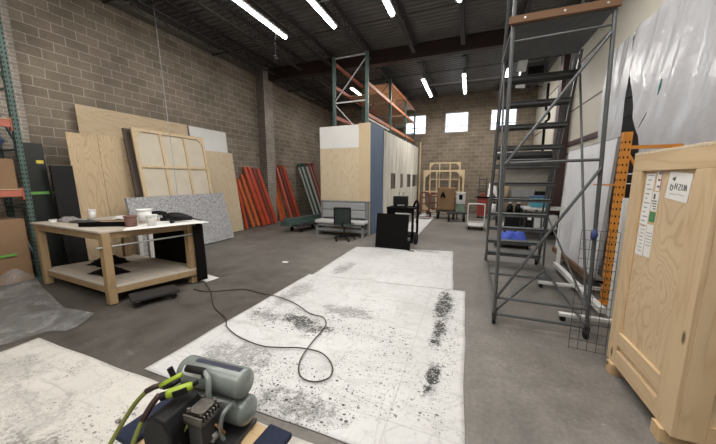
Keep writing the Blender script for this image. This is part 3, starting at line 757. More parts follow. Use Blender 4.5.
# navy instruction sticker wrapped on the upper tank
def stick(u, v):
    a = math.radians(78+u*24); r = .0935
    return (-.14+v*.36, .085-r*math.cos(a)*1.0, .33+r*math.sin(a))
MB().grid(stick, 8, 2).build('sticker', M_sticker, tk)
def stick2(u, v):
    a = math.radians(22+u*32); r = .0935
    return (-.19+v*.16, .085-r*math.cos(a), .33+r*math.sin(a))
MB().grid(stick2, 8, 2).build('rating_plate', M_palegrey, tk)
MB().tube([(-.11,-.02,.435), (.02,-.02,.442), (.05,-.03,.42)], [.022,.022,.018], 12).build('handle_grip', M_rubber, t, smooth=True)
MB().tube([(.02,-.02,.442), (.07,-.035,.41), (.09,-.06,.34), (.09,-.07,.2), (.09,-.06,.05)], .018, 10, smooth_steps=4).build('frame_tube', M_tank, t, smooth=True)
MB().tube([(.20,.02,.245), (.21,-.06,.255), (.20,-.085,.22), (.19,-.09,.13), (.20,-.08,.07)], .013, 10, smooth_steps=4).build('bridge_pipe', M_tank, t, smooth=True)
MB().box(-.26, .26, -.22, .15, .0, .03).build('base_plate', M_dark, t, bevel=.004)
def hood():
    m = MB(); prof = [(-.165,.03), (-.165,.23), (-.13,.30), (-.06,.335), (.005,.325), (.045,.26), (.045,.03)]
    M = Matrix(((1,0,0,0),(0,0,-1,-.05),(0,1,0,0),(0,0,0,1)))
    m.prism([(x, z) for x, z in prof], 0, .24, M); return m
hd = hood().build('motor_housing', M_blackp, t, bevel=.018, seg=3)
MB().box(-.17, .01, -.296, -.290, .10, .115).build('trim_line', M_greybox, hd)
ph = MB(); ph.box(.07, .17, -.20, -.07, .11, .265).build('pump_body', M_dark, t, bevel=.01)
ph = MB()
for k in range(7): ph.box(.06, .19, -.215+k*.022, -.215+k*.022+.012, .265, .32)
ph.box(.06, .19, -.215, -.068, .265, .285); ph.box(.075, .175, -.195, -.088, .32, .335)
for px, py in ((.08,-.19), (.17,-.19), (.08,-.09), (.17,-.09)): ph.cyl((px, py, .32), (px, py, .348), .011, n=6)
ph.build('cylinder_head', M_alu, t, bevel=.003)
MB().tube([(.05,-.17,.23), (.03,-.22,.17), (.06,-.27,.10), (.09,-.31,.04)], .011, 8, smooth_steps=4).build('drain_line', M_hose, t, smooth=True)
MB().cyl((.16,-.1,.12), (.16,-.135,.12), .028, n=16).build('pressure_gauge', M_steel, t)
MB().tube([(.12,-.1,.2), (.18,-.1,.18), (.21,-.08,.12)], .009, 8, smooth_steps=4).build('copper_line', plain('copper', (.35,.2,.1), .35, .9), t, smooth=True)
# lime blow gun and inflator lying on the compressor, hoses
t = thing('blow_gun', 'lime and black inflator tool lying on the compressor, nearer of the two', 'air tool', (-1.525, 1.02, .572), (0, math.radians(-10), math.radians(42)))
MB().tube([(-.07,0,0), (-.05,0,0), (.0,0,.0), (.06,0,.0), (.072,0,0)], [.022,.028,.027,.025,.016], 12).build('tool_body', M_lime, t, smooth=True)
MB().cyl((-.098,0,0), (-.066,0,0), .023, n=14).build('end_cap', M_blackp, t)
MB().box(-.03, .045, -.031, -.022, -.018, .018).build('grip_panel', M_blackp, t)
MB().cyl((.07,0,0), (.10,.0,.01), .012, n=10).build('nozzle', M_blackp, t)
t = thing('blow_gun', 'lime and black air nozzle lying on the compressor, joined to the hoses', 'air tool', (-1.655, 1.075, .545), (0, math.radians(-12), math.radians(34)))
MB().tube([(-.075,0,0), (-.03,0,.008), (.02,0,.022), (.06,0,.036)], [.017,.023,.019,.015], 12).build('tool_body', M_lime, t, smooth=True)
MB().tube([(-.05,-.018,-.004), (.0,-.026,.004), (.05,-.02,.016)], [.013,.018,.012], 10).build('grip_panel', M_blackp, t, smooth=True)
MB().cyl((.0,.024,.016), (-.008,.03,.085), .017, n=12).build('trigger', M_blackp, t)

h = tag(MB().tube([(-1.728,1.04,.53), (-1.775,1.008,.517), (-1.835,.95,.44), (-1.89,.88,.31), (-1.90,.80,.21), (-1.89,.66,.05), (-1.9,.5,.036), (-1.85,.2,.036)], .0135, 10, smooth_steps=6).build('air_hose', M_hose, smooth=True), 'olive air hose arching out farthest left of the compressor', 'hose')
MB().tube([(-1.726,1.041,.531), (-1.755,1.02,.524), (-1.79,.992,.505)], .017, 10).build('coupler', M_maroon, h, smooth=True)
h = tag(MB().tube([(-1.672,.995,.515), (-1.688,.935,.462), (-1.69,.875,.38), (-1.685,.80,.26), (-1.67,.68,.06), (-1.78,.5,.036), (-1.74,.2,.036)], .0135, 10, smooth_steps=6).build('air_hose', M_hose, smooth=True), 'olive air hose with dark sleeve, running down close beside the black motor housing', 'hose')
MB().tube([(-1.671,.998,.516), (-1.682,.955,.48), (-1.692,.90,.415)], .018, 10, smooth_steps=3).build('dark_sleeve', M_maroon, h, smooth=True)

# ------------------------------------------------------------------ rack beams leaning on the left wall
BARS = [  # top y, top z, bottom y, material, label
 (8.11,1.90,7.98,M_redor,.10,'shortest red-orange rack beam, leftmost of the leaning bundle beside pale plywood',0),
 (8.26,1.78,8.36,M_orange,.11,'bright orange rack beam, second from the left in the leaning bundle',0),
 (8.45,1.95,8.58,M_orange,.12,'bright orange rack beam leaning in front of the red ones, left of the pier',0),
 (8.62,2.25,8.80,M_redor,.15,'red rack beam, tallest of the left bundle beside the bright orange one',0),
 (8.86,2.25,9.05,M_redor,.17,'red rack beam, middle of the left bundle',0),
 (9.10,2.24,9.29,M_redbrown,.16,'dark red rack beam in the left bundle, next to last before the pier',0),
 (9.34,2.20,9.52,M_redor,.15,'red rack beam standing closest to the brick pier on its left side',0),
 (10.32,1.72,10.10,M_orange,.13,'short orange rack beam just right of the brick pier',0),
 (10.49,1.74,10.32,M_orange,.14,'short orange rack beam, second right of the brick pier',0),
 (10.52,2.36,10.56,M_redor,.16,'red rack post with a row of pale punched holes, right of the pier',1),
 (10.76,2.41,10.84,M_redbrown,.19,'dark red rack beam right of the punched post',0),
 (11.03,2.38,11.12,M_redor,.19,'red rack beam, last of the orange bundle before the green beams',0),
 (12.36,2.54,12.56,M_greendk,.22,'white edged dark rack beam, leftmost in the bundle by the booth',2),
 (12.72,2.58,12.92,M_greendk,.26,'green rack beam with white edge leaning beside the booth',2),
 (13.16,2.61,13.34,M_redbrown,.30,'brown rack beam with white edge between the green beam and the booth',2),
 (13.68,2.64,13.80,M_redbrown,.34,'red rack post with diagonal white lacing, nearest to the booth',3)]
for ty, tz, by, mt, w, lab, kind in BARS:
    xt = XL+.11 ; xb = XL+.11+.30*tz
    p0, p1 = Vector((xb, by, .03)), Vector((xt, ty, tz)); d = p1-p0; L = d.length
    mb = MB().box(-.03, .03, -w/2, w/2, 0, L)
    mb.box(.03, .045, -w/2, -w/2+.02, .0, L).box(.03, .045, w/2-.02, w/2, 0, L)
    rot = d.to_track_quat('Z', 'X').to_euler(); zq = d.normalized(); xq = (Vector((1,0,0))-zq*zq.x).normalized(); yq = zq.cross(xq)
    R = Matrix((xq, yq, zq)).transposed().to_euler()
    o = tag(mb.build('rack_beam', mt, None, p0, R), lab, 'rack beam', 'rack beams leaning on the block wall')
    e = MB().box(-.04, .04, -w/2-.012, w/2+.012, L-.16, L-.13).box(.0, .06, -w/2-.012, -w/2, L-.2, L); e.build('end_plate', mt, o)
    if kind == 1:
        e = MB(); z = .1
        while z < L-.1: e.box(.046, .049, -.02, .02, z, z+.035); z += .075
        e.build('punched_holes', M_white, o)
    if kind == 2:
        for q in (-1, 1): MB().box(-.02, .052, q*w/2-.018, q*w/2+.018, 0, L-.17).build('white_edge', M_whitest, o)
    if kind == 3:
        e = MB(); z = .1
        while z < L-.15: e.bar((.048, -w/2, z), (.048, w/2, z+.10), .012, .012); z += .10
        e.build('white_lacing', M_whitest, o)

# green beams stacked on a low cart in front of them
t = thing('platform_cart', 'low black platform cart under the green beams left of the grey bench', 'cart', (-5.38, 8.75, 0), (0,0,math.radians(76)))
MB().box(-.65,.65,-.32,.32,.20,.25).build('deck', M_dark, t, bevel=.005)
for sx in (-.5, .5):
    for sy in (-.24, .24):
        MB().cyl((sx, sy-.02, .075), (sx, sy+.02, .075), .075, n=16).build('wheel', M_rubber, t); MB().box(sx-.02, sx+.02, sy-.03, sy+.03, .14, .2).build('fork', M_steel, t)
gb = ['green rack beam on the low cart, lowest and nearest to the bench', 'green rack beam on the low cart, middle of the bottom layer', 'green rack beam on the low cart, bottom layer nearest the wall', 'green rack beam lying on top of the three others on the cart']
dv = Vector((.27, 1.0, 0)).normalized(); nv = Vector((-dv.y, dv.x, 0))
for k in range(4):
    c = Vector((-5.42, 9.0, .31)) + nv*((k-1)*.17 if k < 3 else -.02) + Vector((0,0,.115 if k == 3 else 0))
    ang = math.atan2(dv.y, dv.x)
    o = tag(MB().box(-1.15, 1.05, -.055, .055, -.055, .055).build('rack_beam', M_green, None, c, (0,0,ang), bevel=.006), gb[k], 'rack beam', 'green beams on the low cart')
    MB().box(-1.17, -1.15, -.05, .05, -.09, .09).build('end_plate', M_green, o)

# ------------------------------------------------------------------ booth clad in boards and canvas
BR = math.radians(-1.5)
t = thing('board_booth', 'tall booth faced with plywood and white boards, blue corner, canvas side', 'booth', (-2.91, 8.55, 0), (0,0,BR))
MB().box(-1.80, -.40, 0, .02, 0, 2.78).build('plywood_panel', M_ply_pale, t, bevel=.002)
MB().box(-1.80, -.40, -.004, .016, 2.785, 3.48).build('white_panel', M_white, t, bevel=.002)
MB().box(-.398, -.012, -.006, .02, 0, 3.51).build('tan_panel', M_tan, t, bevel=.002)
MB().box(-.012, .012, -.006, 1.28, 0, 3.51).build('blue_panel', M_blue, t, bevel=.002)
MB().box(-1.80, -1.78, .02, 7.2, 0, 3.45).build('rear_panel', M_white, t)
fr = MB()
for yy in (.05, 1.3, 2.9, 4.5, 6.1, 7.15): fr.box(-.05, -.02, yy, yy+.04, 0, 3.48)
fr.box(-.05, -.02, .05, 7.19, 3.42, 3.46); fr.build('stud_frame', M_frame_pine, t)
HOLES = [(2.25,2.85), (3.5,4.2), (4.85,5.6), (6.2,6.95)]
def canv():
    m = MB(); n = 150; zs = [.30,.55,.8,1.05,1.25,1.42,1.55,1.7,1.85,2.02,2.2,2.5,2.8,3.1,3.3,3.47]
    ys = [1.22+(7.30-1.22)*k/n for k in range(n+1)]; vv = []
    for z in zs:
        for y in ys:
            s = .5+.5*min(1, (3.5-z)/1.2)
            vv.append(Vector((.025+s*(.030*math.sin(y*13+.6*math.sin(y*3.1+z*.4))+.015*math.sin(y*29+z*.7)), y, z+(.03*math.sin(y*1.3) if z == .30 else 0))))
    ff = []
    for j in range(len(zs)-1):
        for i in range(n):
            yc = (ys[i]+ys[i+1])/2; zc = (zs[j]+zs[j+1])/2
            if 1.42 < zc < 2.02 and any(a < yc < b for a, b in HOLES): continue
            ff.append((j*(n+1)+i, j*(n+1)+i+1, (j+1)*(n+1)+i+1, (j+1)*(n+1)+i))
    m._add(vv, ff); return m
cv = canv().build('canvas_side', M_curtain, t, smooth=True)
for (a, b) in HOLES: MB().box(-.018, -.012, a-.05, b+.05, 1.37, 2.07).build('dark_window', plain('smoked_sheet', (.10,.10,.095), .3), t)
MB().box(-.02, .05, 1.25, 7.2, .04, .29).build('white_skirt', M_white, t)
tag(MB().box(-.03,.03,-.03,.03,0,3.75).build('timber_post', M_frame_pine, None, (-2.58, 15.93, 0)), 'pale timber post standing at the far end of the canvas booth', 'post')

# ------------------------------------------------------------------ pallet rack rising above the booth
t = thing('pallet_rack', 'green and orange pallet rack rising above the booth with plywood decks', 'rack', (-3.10, 8.72, 0), (0,0,BR))
RW = 1.13
FY = [0, 2.5, 5.0, 7.1]
for i, yy in enumerate(FY):
    for xx in (0, -RW):
        mb = MB(); mb.box(xx-.045, xx+.045, yy-.04, yy+.04, 0, 5.62 if i == 0 else 5.6); mb.box(xx-.02, xx+.02, yy-.045, yy-.04, .1, 5.5); mb.build('upright_post', M_green, t)
    bm_ = M_palegrey if i == 0 else M_green
    for z in (5.56, 4.22, 3.0, 1.6, .3): MB().bar((0, yy, z), (-RW, yy, z), .035, .04).build('horizontal_brace', bm_, t)
    for za, zb in ((4.24, 5.5), (4.2, 3.02), (1.62, 2.98)): MB().bar((-RW, yy, za), (0, yy, zb), .025, .025).build('diagonal_brace', bm_, t)
for b in range(3):
    for z in (3.80, 4.72, 5.42):
        for xx in (.0, -RW):
            if z > 5 and b == 0 and xx == 0: continue
            mt = [M_rackred, M_rackorange, M_rackred][b] if xx < -.1 else M_rackorange
            mb = MB().box(xx-.03, xx+.03, FY[b]+.05, FY[b+1]-.05, z-.055, z+.055)
            mb.build('beam', mt, t, bevel=.004)
    if b == 0:
        MB().box(-.06, .0, FY[b]+.05, FY[b+1]-.05, 3.66, 3.72).build('white_beam', M_whitest, t)
for z, bb in ((4.72, (1,2)), (5.42, (1,2))):
    for b in bb: MB().box(-RW+.03, -.03, FY[b]+.06, FY[b+1]-.06, z+.02, z+.045).build('deck_board', M_ply_deck, t)
MB().box(-RW+.03, -.03, 1.25, 2.44, 4.74, 4.765).build('deck_board', M_ply_deck, t)
# wood odds on the upper deck
for k, (yy, hh, lab) in enumerate(((3.2,.50,'loose light wood trestle on the top deck of the rack, nearer'), (4.1,.50,'loose light wood trestle on the top deck of the rack, farther'))):
    w = thing('wood_trestle', lab, 'trestle', (-3.45+yy*.026, 8.72+yy, 4.767), (0,0,0))
    for dx in (-.20, .02): MB().bar((dx, 0, 0), (dx+.05, .0, hh), .035, .035).build('leg', M_frame_pine, w)
    MB().bar((-.17, 0, hh), (.10, 0, hh), .035, .035).build('top_bar', M_frame_pine, w)

# ------------------------------------------------------------------ grey bench and office chair
t = thing('upholstered_bench', 'grey upholstered bench with pale seat standing against the plywood booth', 'bench', (-3.77, 8.0, 0), (0,0,0))
SW = 1.66
for s in (-1, 1):
    x = s*(SW/2-.04)
    MB().box(x-.04, x+.04, .0, .08, 0, .40).build('leg', M_sofaframe, t, bevel=.004)
    MB().box(x-.04, x+.04, .40, .48, 0, 1.08).build('back_post', M_sofaframe, t, bevel=.004)
    MB().box(x-.035, x+.035, .08, .40, .12, .19).build('side_rail', M_sofaframe, t, bevel=.004)
MB().box(-SW/2, SW/2, .0, .035, .31, .40).build('front_rail', M_sofaframe, t, bevel=.004)
MB().box(-SW/2, SW/2, .03, .07, .15, .25).build('stretcher', M_sofaframe, t, bevel=.004)
MB().box(-SW/2-.03, SW/2+.03, .40, .48, 1.05, 1.10).build('top_rail', M_sofaframe, t, bevel=.006)
MB().box(-SW/2+.04, SW/2-.04, .44, .47, .42, 1.05).build('back_panel', M_sofaframe, t)
MB().box(-SW/2-.02, SW/2+.02, -.03, .40, .40, .50).build('seat_cushion', M_uphol_seat, t, bevel=.03, seg=4)
for z0, z1 in ((.55,.80), (.81,1.04)): MB().box(-SW/2+.08, SW/2-.08, .35, .44, z0, z1).build('back_cushion', M_uphol, t, bevel=.03, seg=4)
t = thing('office_chair', 'black office chair with dark mesh back in front of the grey bench', 'chair', (-3.40, 7.60, 0), (0,0,math.radians(12)))
bs = MB()
for k in range(5):
    a = 2*PI*k/5+.3; bs.tube([(0,0,.12), (.15*math.cos(a), .15*math.sin(a), .105), (.31*math.cos(a), .31*math.sin(a), .075)], [.03,.024,.018], 8)
bs.build('star_base', M_blackp, t, smooth=True)
for k in range(5):
    a = 2*PI*k/5+.3; x, y = .31*math.cos(a), .31*math.sin(a)
    MB().cyl((x-.022*math.sin(a), y+.022*math.cos(a), .03), (x+.022*math.sin(a), y-.022*math.cos(a), .03), .03, n=12).build('caster', M_rubber, t)
MB().cyl((0,0,.1), (0,0,.43), .028, n=12).build('gas_column', M_dark, t)
MB().box(-.24, .24, -.23, .25, .43, .50).build('seat', plain('chair_seat', (.10,.12,.115), .8), t, bevel=.03, seg=3)
MB().box(-.235, .235, -.27, -.235, .52, .98).build('backrest', plain('chair_mesh_back', (.012,.022,.018), .6), t, bevel=.02, seg=3)
sp = MB()
for s in (-.235, .235): sp.box(s-.018, s+.018, -.285, -.23, .50, .99)
sp.box(-.25, .25, -.285, -.235, .97, 1.0); sp.build('back_frame', M_blackp, t, bevel=.006)
MB().tube([(0,-.1,.42), (0,-.26,.44), (0,-.29,.6)], .022, 8, smooth_steps=3).build('back_bracket', M_blackp, t, smooth=True)

# ------------------------------------------------------------------ black board and black equipment cart
t = thing('black_cart', 'black steel equipment cart with open middle, behind the flat black board', 'cart', (-1.78, 7.85, 0), (0,0,math.radians(-4)))
for sx in (-.36, .36):
    for sy in (-.0, .55):
        MB().box(sx-.03, sx+.03, sy-.03, sy+.03, .12, 1.0).build('post', M_black, t, bevel=.004)
MB().box(-.40, .40, -.04, .60, .96, 1.01).build('top_shelf', M_black, t, bevel=.004)
MB().box(-.38, .38, -.02, .58, .18, .23).build('bottom_shelf', M_black, t, bevel=.004)
MB().box(-.38, .38, -.03, -.01, .86, .97).build('front_panel', M_black, t); MB().box(-.38, -.20, -.03, -.01, .2, .9).build('side_plate', M_black, t)
for sx in (-.33, .33):
    MB().cyl((sx-.025, .05, .09), (sx+.025, .05, .09), .09, n=18).build('wheel', M_rubber, t); MB().cyl((sx-.025, .5, .09), (sx+.025, .5, .09), .09, n=18).build('wheel', M_rubber, t)
MB().cyl((.44, -.02, .16), (.50, -.02, .16), .155, n=22).build('large_wheel', M_rubber, t)
MB().tube([(.30,.3,1.02), (.36,.28,1.16), (.44,.2,1.17), (.48,.08,1.0), (.47,.02,.6)], .032, 8, smooth_steps=4).build('push_handle', M_black, t, smooth=True)
for z in (.35, .55, .75): MB().box(.391, .396, -.02, .02, z, z+.05).build('pale_bolt', M_palegrey, t)
t = thing('black_machine', 'small black machine with a curved handle on top of the black cart', 'machine', (-1.83, 8.1, 1.011))
MB().box(-.20, .20, -.12, .12, .06, .30).build('machine_body', M_blackp, t, bevel=.015)
for s in (-.16, .16): MB().box(s-.03, s+.03, -.10, .10, 0, .06).build('foot', M_blackp, t)
MB().tube([(-.05,0,.30), (-.05,0,.40), (-.02,0,.42)], .008, 8).build('valve_stem', M_dark, t); MB().tube([(.06,0,.30), (.07,0,.38), (.10,0,.41)], .008, 8).build('lever', M_dark, t)
a = math.radians(9)
t = thing('black_board', 'square black board leaning on the cart at the far end of the drop cloth', 'board', (-1.83, 7.02, .018), (-a,0,math.radians(-3)))
MB().box(-.43, .43, 0, .03, 0, .90).build('board_panel', M_black, t, bevel=.003)
MB().box(.40, .50, -.02, .06, .0, .22).build('foot_block', M_black, t, bevel=.003)
MB().tube([(.42,-.02,.01), (.52,-.1,.005), (.65,-.16,.004)], .012, 8, smooth_steps=3).build('cable_tail', M_rubber, t)

# ------------------------------------------------------------------ far end: wood frames, carts, tools
def wood_frame(name, label, x0, x1, h, y, lean_a, nx, nz, gus, th=.07):
    t = thing(name, label, 'wood frame', ((x0+x1)/2, y, .01), (-lean_a,0,0)); w = (x1-x0)/2
    for s in (-1, 1): MB().box(s*w-(th if s > 0 else 0), s*w+(0 if s > 0 else th), 0, .05, 0, h).build('side_bar', M_frame_pine, t)
    for z in (0, h-th): MB().box(-w+th, w-th, 0, .05, z, z+th).build('end_bar', M_frame_pine, t)
    for k in range(1, nx): 
        x = -w+2*w*k/nx; MB().box(x-.03, x+.03, .005, .045, th, h-th).build('upright_bar', M_frame_pine, t)
    for k in range(1, nz):
        z = h*k/nz; MB().box(-w+th, w-th, .008, .048, z-.03, z+.03).build('cross_bar', M_frame_pine, t)
    M = Matrix(((1,0,0,0),(0,0,-1,0),(0,1,0,0),(0,0,0,1)))
    for sx in (-1, 1):
        for zz, sz in ((th, 1), (h-th, -1)):
            MB().prism([(sx*(w-th), zz), (sx*(w-th-gus), zz), (sx*(w-th), zz+sz*gus)], -.016, .016, M).build('corner_brace', M_frame_pine, t)
    return t
wood_frame('canvas_stretcher', 'taller pale wood frame leaning on the far block wall, behind the wide one', -2.05, -.48, 2.66, 15.95, -.05, 3, 3, .16, .07)
wood_frame('canvas_stretcher', 'wide pale wood frame with corner braces leaning before the taller frame', -2.33, -.26, 2.26, 15.75, -.06, 3, 2, .30, .10)
t = thing('cabinet', 'brown wooden cabinet on a dark dolly before the wood frames', 'cabinet', (-.95, 13.5, .42))
MB().box(-.36, .36, -.25, .25, 0, .98).build('cabinet_body', M_cabwood, t, bevel=.006)
MB().box(-.34, .34, -.262, -.25, .04, .94).build('door', M_cabwood, t, bevel=.004)
rag('hanging_glove', 'black glove draped on the front of the brown cabinet', -1.08, 13.19, .10, .03, .3, M_blacksoft, 21, 0, .95, 'glove')
t = thing('furniture_dolly', 'dark wheeled dolly carrying the brown cabinet', 'dolly', (-.95, 13.5, 0))
MB().box(-.42, .42, -.3, .3, .34, .415).build('deck', M_dark, t)
for sx in (-.34, .34):
    for sy in (-.22, .22): MB().cyl((sx-.03, sy, .17), (sx+.03, sy, .17), .17, n=16).build('wheel', M_rubber, t)
def hand_truck(label, x, y, rz, mat, h=1.15):
    t = thing('hand_truck', label, 'hand truck', (x, y, .05), (math.radians(-10),0,rz))
    MB().tube([(-.2,0,.15), (-.2,0,h-.12), (-.12,0,h), (.12,0,h), (.2,0,h-.12), (.2,0,.15)], .034, 8, smooth_steps=4).build('frame', mat, t, smooth=True)
    for z in (.3, .6, .9): MB().box(-.2,.2,-.01,.01,z,z+.05).build('cross_bar', mat, t)
    MB().box(-.24,.24,-.28,.0,.02,.04).build('toe_plate', mat, t)
    for s in (-.27, .27): MB().cyl((s-.03,.08,.14), (s+.03,.08,.14), .13, n=18).build('wheel', M_rubber, t)
hand_truck('maroon hand truck left of the brown cabinet, nearest to the booth', -1.86, 13.2, .3, M_truck)
hand_truck('maroon hand truck squeezed between its twin and the brown cabinet', -1.62, 14.15, -.2, M_truck, 1.05)
t = thing('utility_box', 'pale grey utility box with a dark opening right of the brown cabinet', 'box', (-.33, 13.4, 0))
MB().box(-.19,.19,-.15,.15,.72,1.22).build('box_body', M_palegrey, t, bevel=.01); MB().box(-.07,.07,-.156,-.15,.9,1.12).build('dark_opening', M_black, t)
MB().box(-.15,.15,-.12,.12,.35,.72).build('green_base', M_greenpale, t, bevel=.01)
for s in (-.13, .13): MB().box(s-.03,s+.03,-.1,.1,0,.35).build('leg', M_dark, t)
t = thing('platform_cart', 'low black flatbed cart in front of the pale utility box', 'cart', (-.44, 12.8, 0), (0,0,.12))
MB().box(-.42,.42,-.22,.22,.34,.40).build('deck', M_dark, t, bevel=.006)
for sx in (-.33, .28):
    for sy in (-.15, .15): MB().cyl((sx-.03,sy,.12), (sx+.03,sy,.12), .12, n=16).build('wheel', M_rubber, t); 
for sx in (-.33, .28): MB().box(sx-.03,sx+.03,-.15,.15,.1,.36).build('axle_block', M_dark, t)
t = thing('platform_cart', 'platform cart with a white hoop handle standing on the open floor', 'cart', (.27, 10.75, 0))
MB().tube([(-.27,0,.16), (-.27,0,.84), (-.2,0,.93), (.2,0,.93), (.27,0,.84), (.27,0,.16)], .022, 10, smooth_steps=4).build('hoop_handle', M_whitest, t, smooth=True)
MB().box(-.30,.30,-.0,.75,.13,.17).build('deck', M_palegrey, t, bevel=.01)
MB().box(-.27,.27,-.012,.012,.30,.33).build('cross_bar', M_whitest, t)
for sx in (-.22,.22):
    for sy in (.1,.62): MB().cyl((sx-.02,sy,.065), (sx+.02,sy,.065), .065, n=14).build('wheel', M_rubber, t)
t = thing('tool_cart', 'red tool cart with a black top near the far wall', 'tool cart', (.62, 14.4, 0))
MB().box(-.24,.18,-.25,.25,.12,.92).build('cart_body', M_redtool, t, bevel=.01); MB().box(-.28,.55,-.28,.28,.94,1.0).build('cart_top', M_black, t)
for z in (.3,.5,.7): MB().box(-.22,.16,-.262,-.25,z,z+.15).build('drawer', M_redtool, t, bevel=.004)
MB().box(.42,.50,-.25,.25,.1,.94).build('side_post', M_dark, t)
for s in (-.18,.12): MB().cyl((s-.02,-.18,.06),(s+.02,-.18,.06),.06,n=12).build('wheel', M_rubber, t)
t = thing('grey_bin', 'grey plastic bin standing beneath the black tool cart top', 'bin', (.99, 13.93, 0))
MB().lathe([(.12,0), (.16,.7), (.15,.7), (.11,.02), (.001,.02)], 16).build('bin_body', M_palegrey, t, smooth=True)
t = thing('step_ladder', 'small dark step ladder leaning on the far wall behind the red tool cart', 'step ladder', (.62, 15.6, 0), (math.radians(-5),0,0))
for s in (-.17,.17): MB().box(s-.02,s+.02,0,.05,0,1.9).build('side_rail', M_dark, t)
for k in range(6): MB().box(-.17,.17,-.03,.07,.25+k*.3,.29+k*.3).build('step', M_dark, t)
t = tag(MB().box(-.09,.09,-.05,.05,.0,.16).build('tool_case', M_redtool, None, (.60,14.3,1.001), bevel=.01), 'small red tool case on the black tool cart top', 'case')
rag('white_bag', 'crumpled white bag piled on the black tool cart top', .98, 14.35, .20, .20, .85, M_white, 31, 0, 1.001, 'bag')

# ------------------------------------------------------------------ shelving and workbench behind the rolling ladder
t = thing('shelf_unit', 'deep dark shelving unit with cream back boards behind the rolling ladder', 'shelving', (1.78, 11.4, 0))
for sx in (-.78, .78):
    for sy in (-.28, .28): MB().box(sx-.03,sx+.03,sy-.03,sy+.03,0,2.45).build('post', M_dark, t)
for z in (.12, .62, 1.12, 2.42): MB().box(-.81,.81,-.31,.31,z,z+.04).build('shelf', M_dark if z < 2 else M_palegrey, t)
MB().box(-.75,.75,.24,.27,1.2,2.42).build('back_board', plain('shelf_back', (.33,.31,.27), .7), t)
MB().box(-.82,.82,-.33,-.31,2.30,2.44).build('front_rail', M_dark, t)
tag(MB().tube([(-.95,0,.13),(.95,0,.13)], .13, 16).build('dark_roll', M_dark, None, (1.78, 11.2, 2.462)), 'long dark roll lying on top of the shelving unit', 'roll')
tag(MB().box(-.35,.35,-.18,.18,0,.32).build('grey_case', M_greybox, None, (1.72, 11.35, 1.162), bevel=.02), 'grey hard case on the upper open shelf behind the ladder', 'case')
def bottle(label, x, y, z, r, h, mat, capmat):
    t = thing('bottle', label, 'bottle', (x, y, z))
    MB().lathe([(r,0), (r,h*.68), (r*.45,h*.84), (r*.4,h), (.001,h)], 14).build('bottle_body', mat, t, smooth=True)
    MB().cyl((0,0,h), (0,0,h+.05), r*.5, n=12).build('cap', capmat, t)
bottle('black bottle with white cap on the middle shelf, left of its twin', 1.36, 11.18, .662, .10, .30, M_blackp, M_white_plastic)
bottle('black bottle with white cap on the middle shelf, right of its twin', 1.62, 11.18, .662, .10, .30, M_blackp, M_white_plastic)
t = thing('dark_bin', 'large black bin on the floor in front of the shelving, left of the steel table', 'bin', (1.30, 10.1, 0))
MB().box(-.19,.19,-.17,.17,.0,.62).build('bin_body', M_blackp, t, bevel=.02); MB().box(-.205,.205,-.185,.185,.62,.66).build('lid', M_dark, t, bevel=.01)
t = thing('dark_bin', 'black bin with pale label under the steel table, left of the metal box', 'bin', (1.73, 9.95, .331))
MB().box(-.09,.09,-.2,.2,.0,.46).build('bin_body', M_blackp, t, bevel=.015); MB().box(-.05,.05,-.204,-.2,.25,.36).build('pale_label', M_paper, t)
t = thing('storage_tote', 'turquoise plastic tote on a worktop behind the ladder steps', 'tote', (2.02, 10.0, .96))
MB().box(-.26,.24,-.18,.18,0,.30).build('tote_body', M_cyan, t, bevel=.015); MB().box(-.28,.26,-.20,.20,.30,.34).build('lid', M_blueplastic, t, bevel=.008)
t = thing('steel_table', 'low steel table holding the turquoise tote by the right wall', 'table', (2.1, 10.0, 0))
MB().box(-.55,.52,-.35,.35,.90,.955).build('table_top', M_palegrey, t, bevel=.005)
for sx in (-.5,.47):
    for sy in (-.3,.3): MB().box(sx-.025,sx+.025,sy-.025,sy+.025,0,.9).build('leg', M_dark, t)
MB().box(-.52,.49,-.32,.32,.30,.33).build('lower_shelf', M_dark, t)
t = thing('silver_box', 'pale metal box under the steel table', 'box', (2.15, 9.9, .331)); MB().box(-.30,.28,-.2,.2,0,.42).build('box_body', M_palegrey, t, bevel=.01); MB().box(-.05,.05,-.21,-.2,.2,.26).build('latch', M_dark, t)
for k, (x, y, sx, sy, h, mt, lab) in enumerate(((1.22,10.55,.22,.15,.35,M_rag,'crumpled grey paper heap low on the floor before the shelving'), (1.35,11.15,.20,.12,.28,M_white,'rumpled white cloth on the low shelf of the shelving unit'))):
    rag('cloth_heap', lab, x, y, sx, sy, h, mt, 40+k, 0, .004 if k == 0 else .1625)
tag(MB().lathe([(.085,0),(.11,.3),(.11,.42),(.04,.5),(.001,.5)], 14).build('paper_roll', M_tan, None, (1.20, 11.2, 1.162), smooth=True), 'tan paper roll at the left end of the upper open shelf', 'roll')
tag(MB().box(-.2,.2,-.14,.14,0,.22).build('dark_case', M_blackp, None, (2.31, 11.35, 1.162), bevel=.012), 'black case at the right end of the upper open shelf', 'case')
tag(MB().box(-.38,.38,-.2,.2,0,.36).build('dark_crate', M_dark, None, (2.05, 11.3, .1625), bevel=.012), 'dark crate filling the bottom shelf behind the ladder', 'crate')
# blue cloth on a low trolley
t = thing('floor_trolley', 'low black trolley under the blue bag behind the ladder foot', 'trolley', (1.12, 8.45, 0))
MB().box(-.42,.42,-.28,.28,.10,.14).build('deck', M_dark, t)
for sx in (-.35,.35):
    for sy in (-.2,.2): MB().cyl((sx-.02,sy,.05),(sx+.02,sy,.05),.05,n=12).build('wheel', M_rubber, t)
rag('blue_bag', 'bright blue bag slumped on the low trolley behind the ladder steps', 1.12, 8.4, .34, .22, .44, M_bluebright, 51, 0, .1405, 'bag')

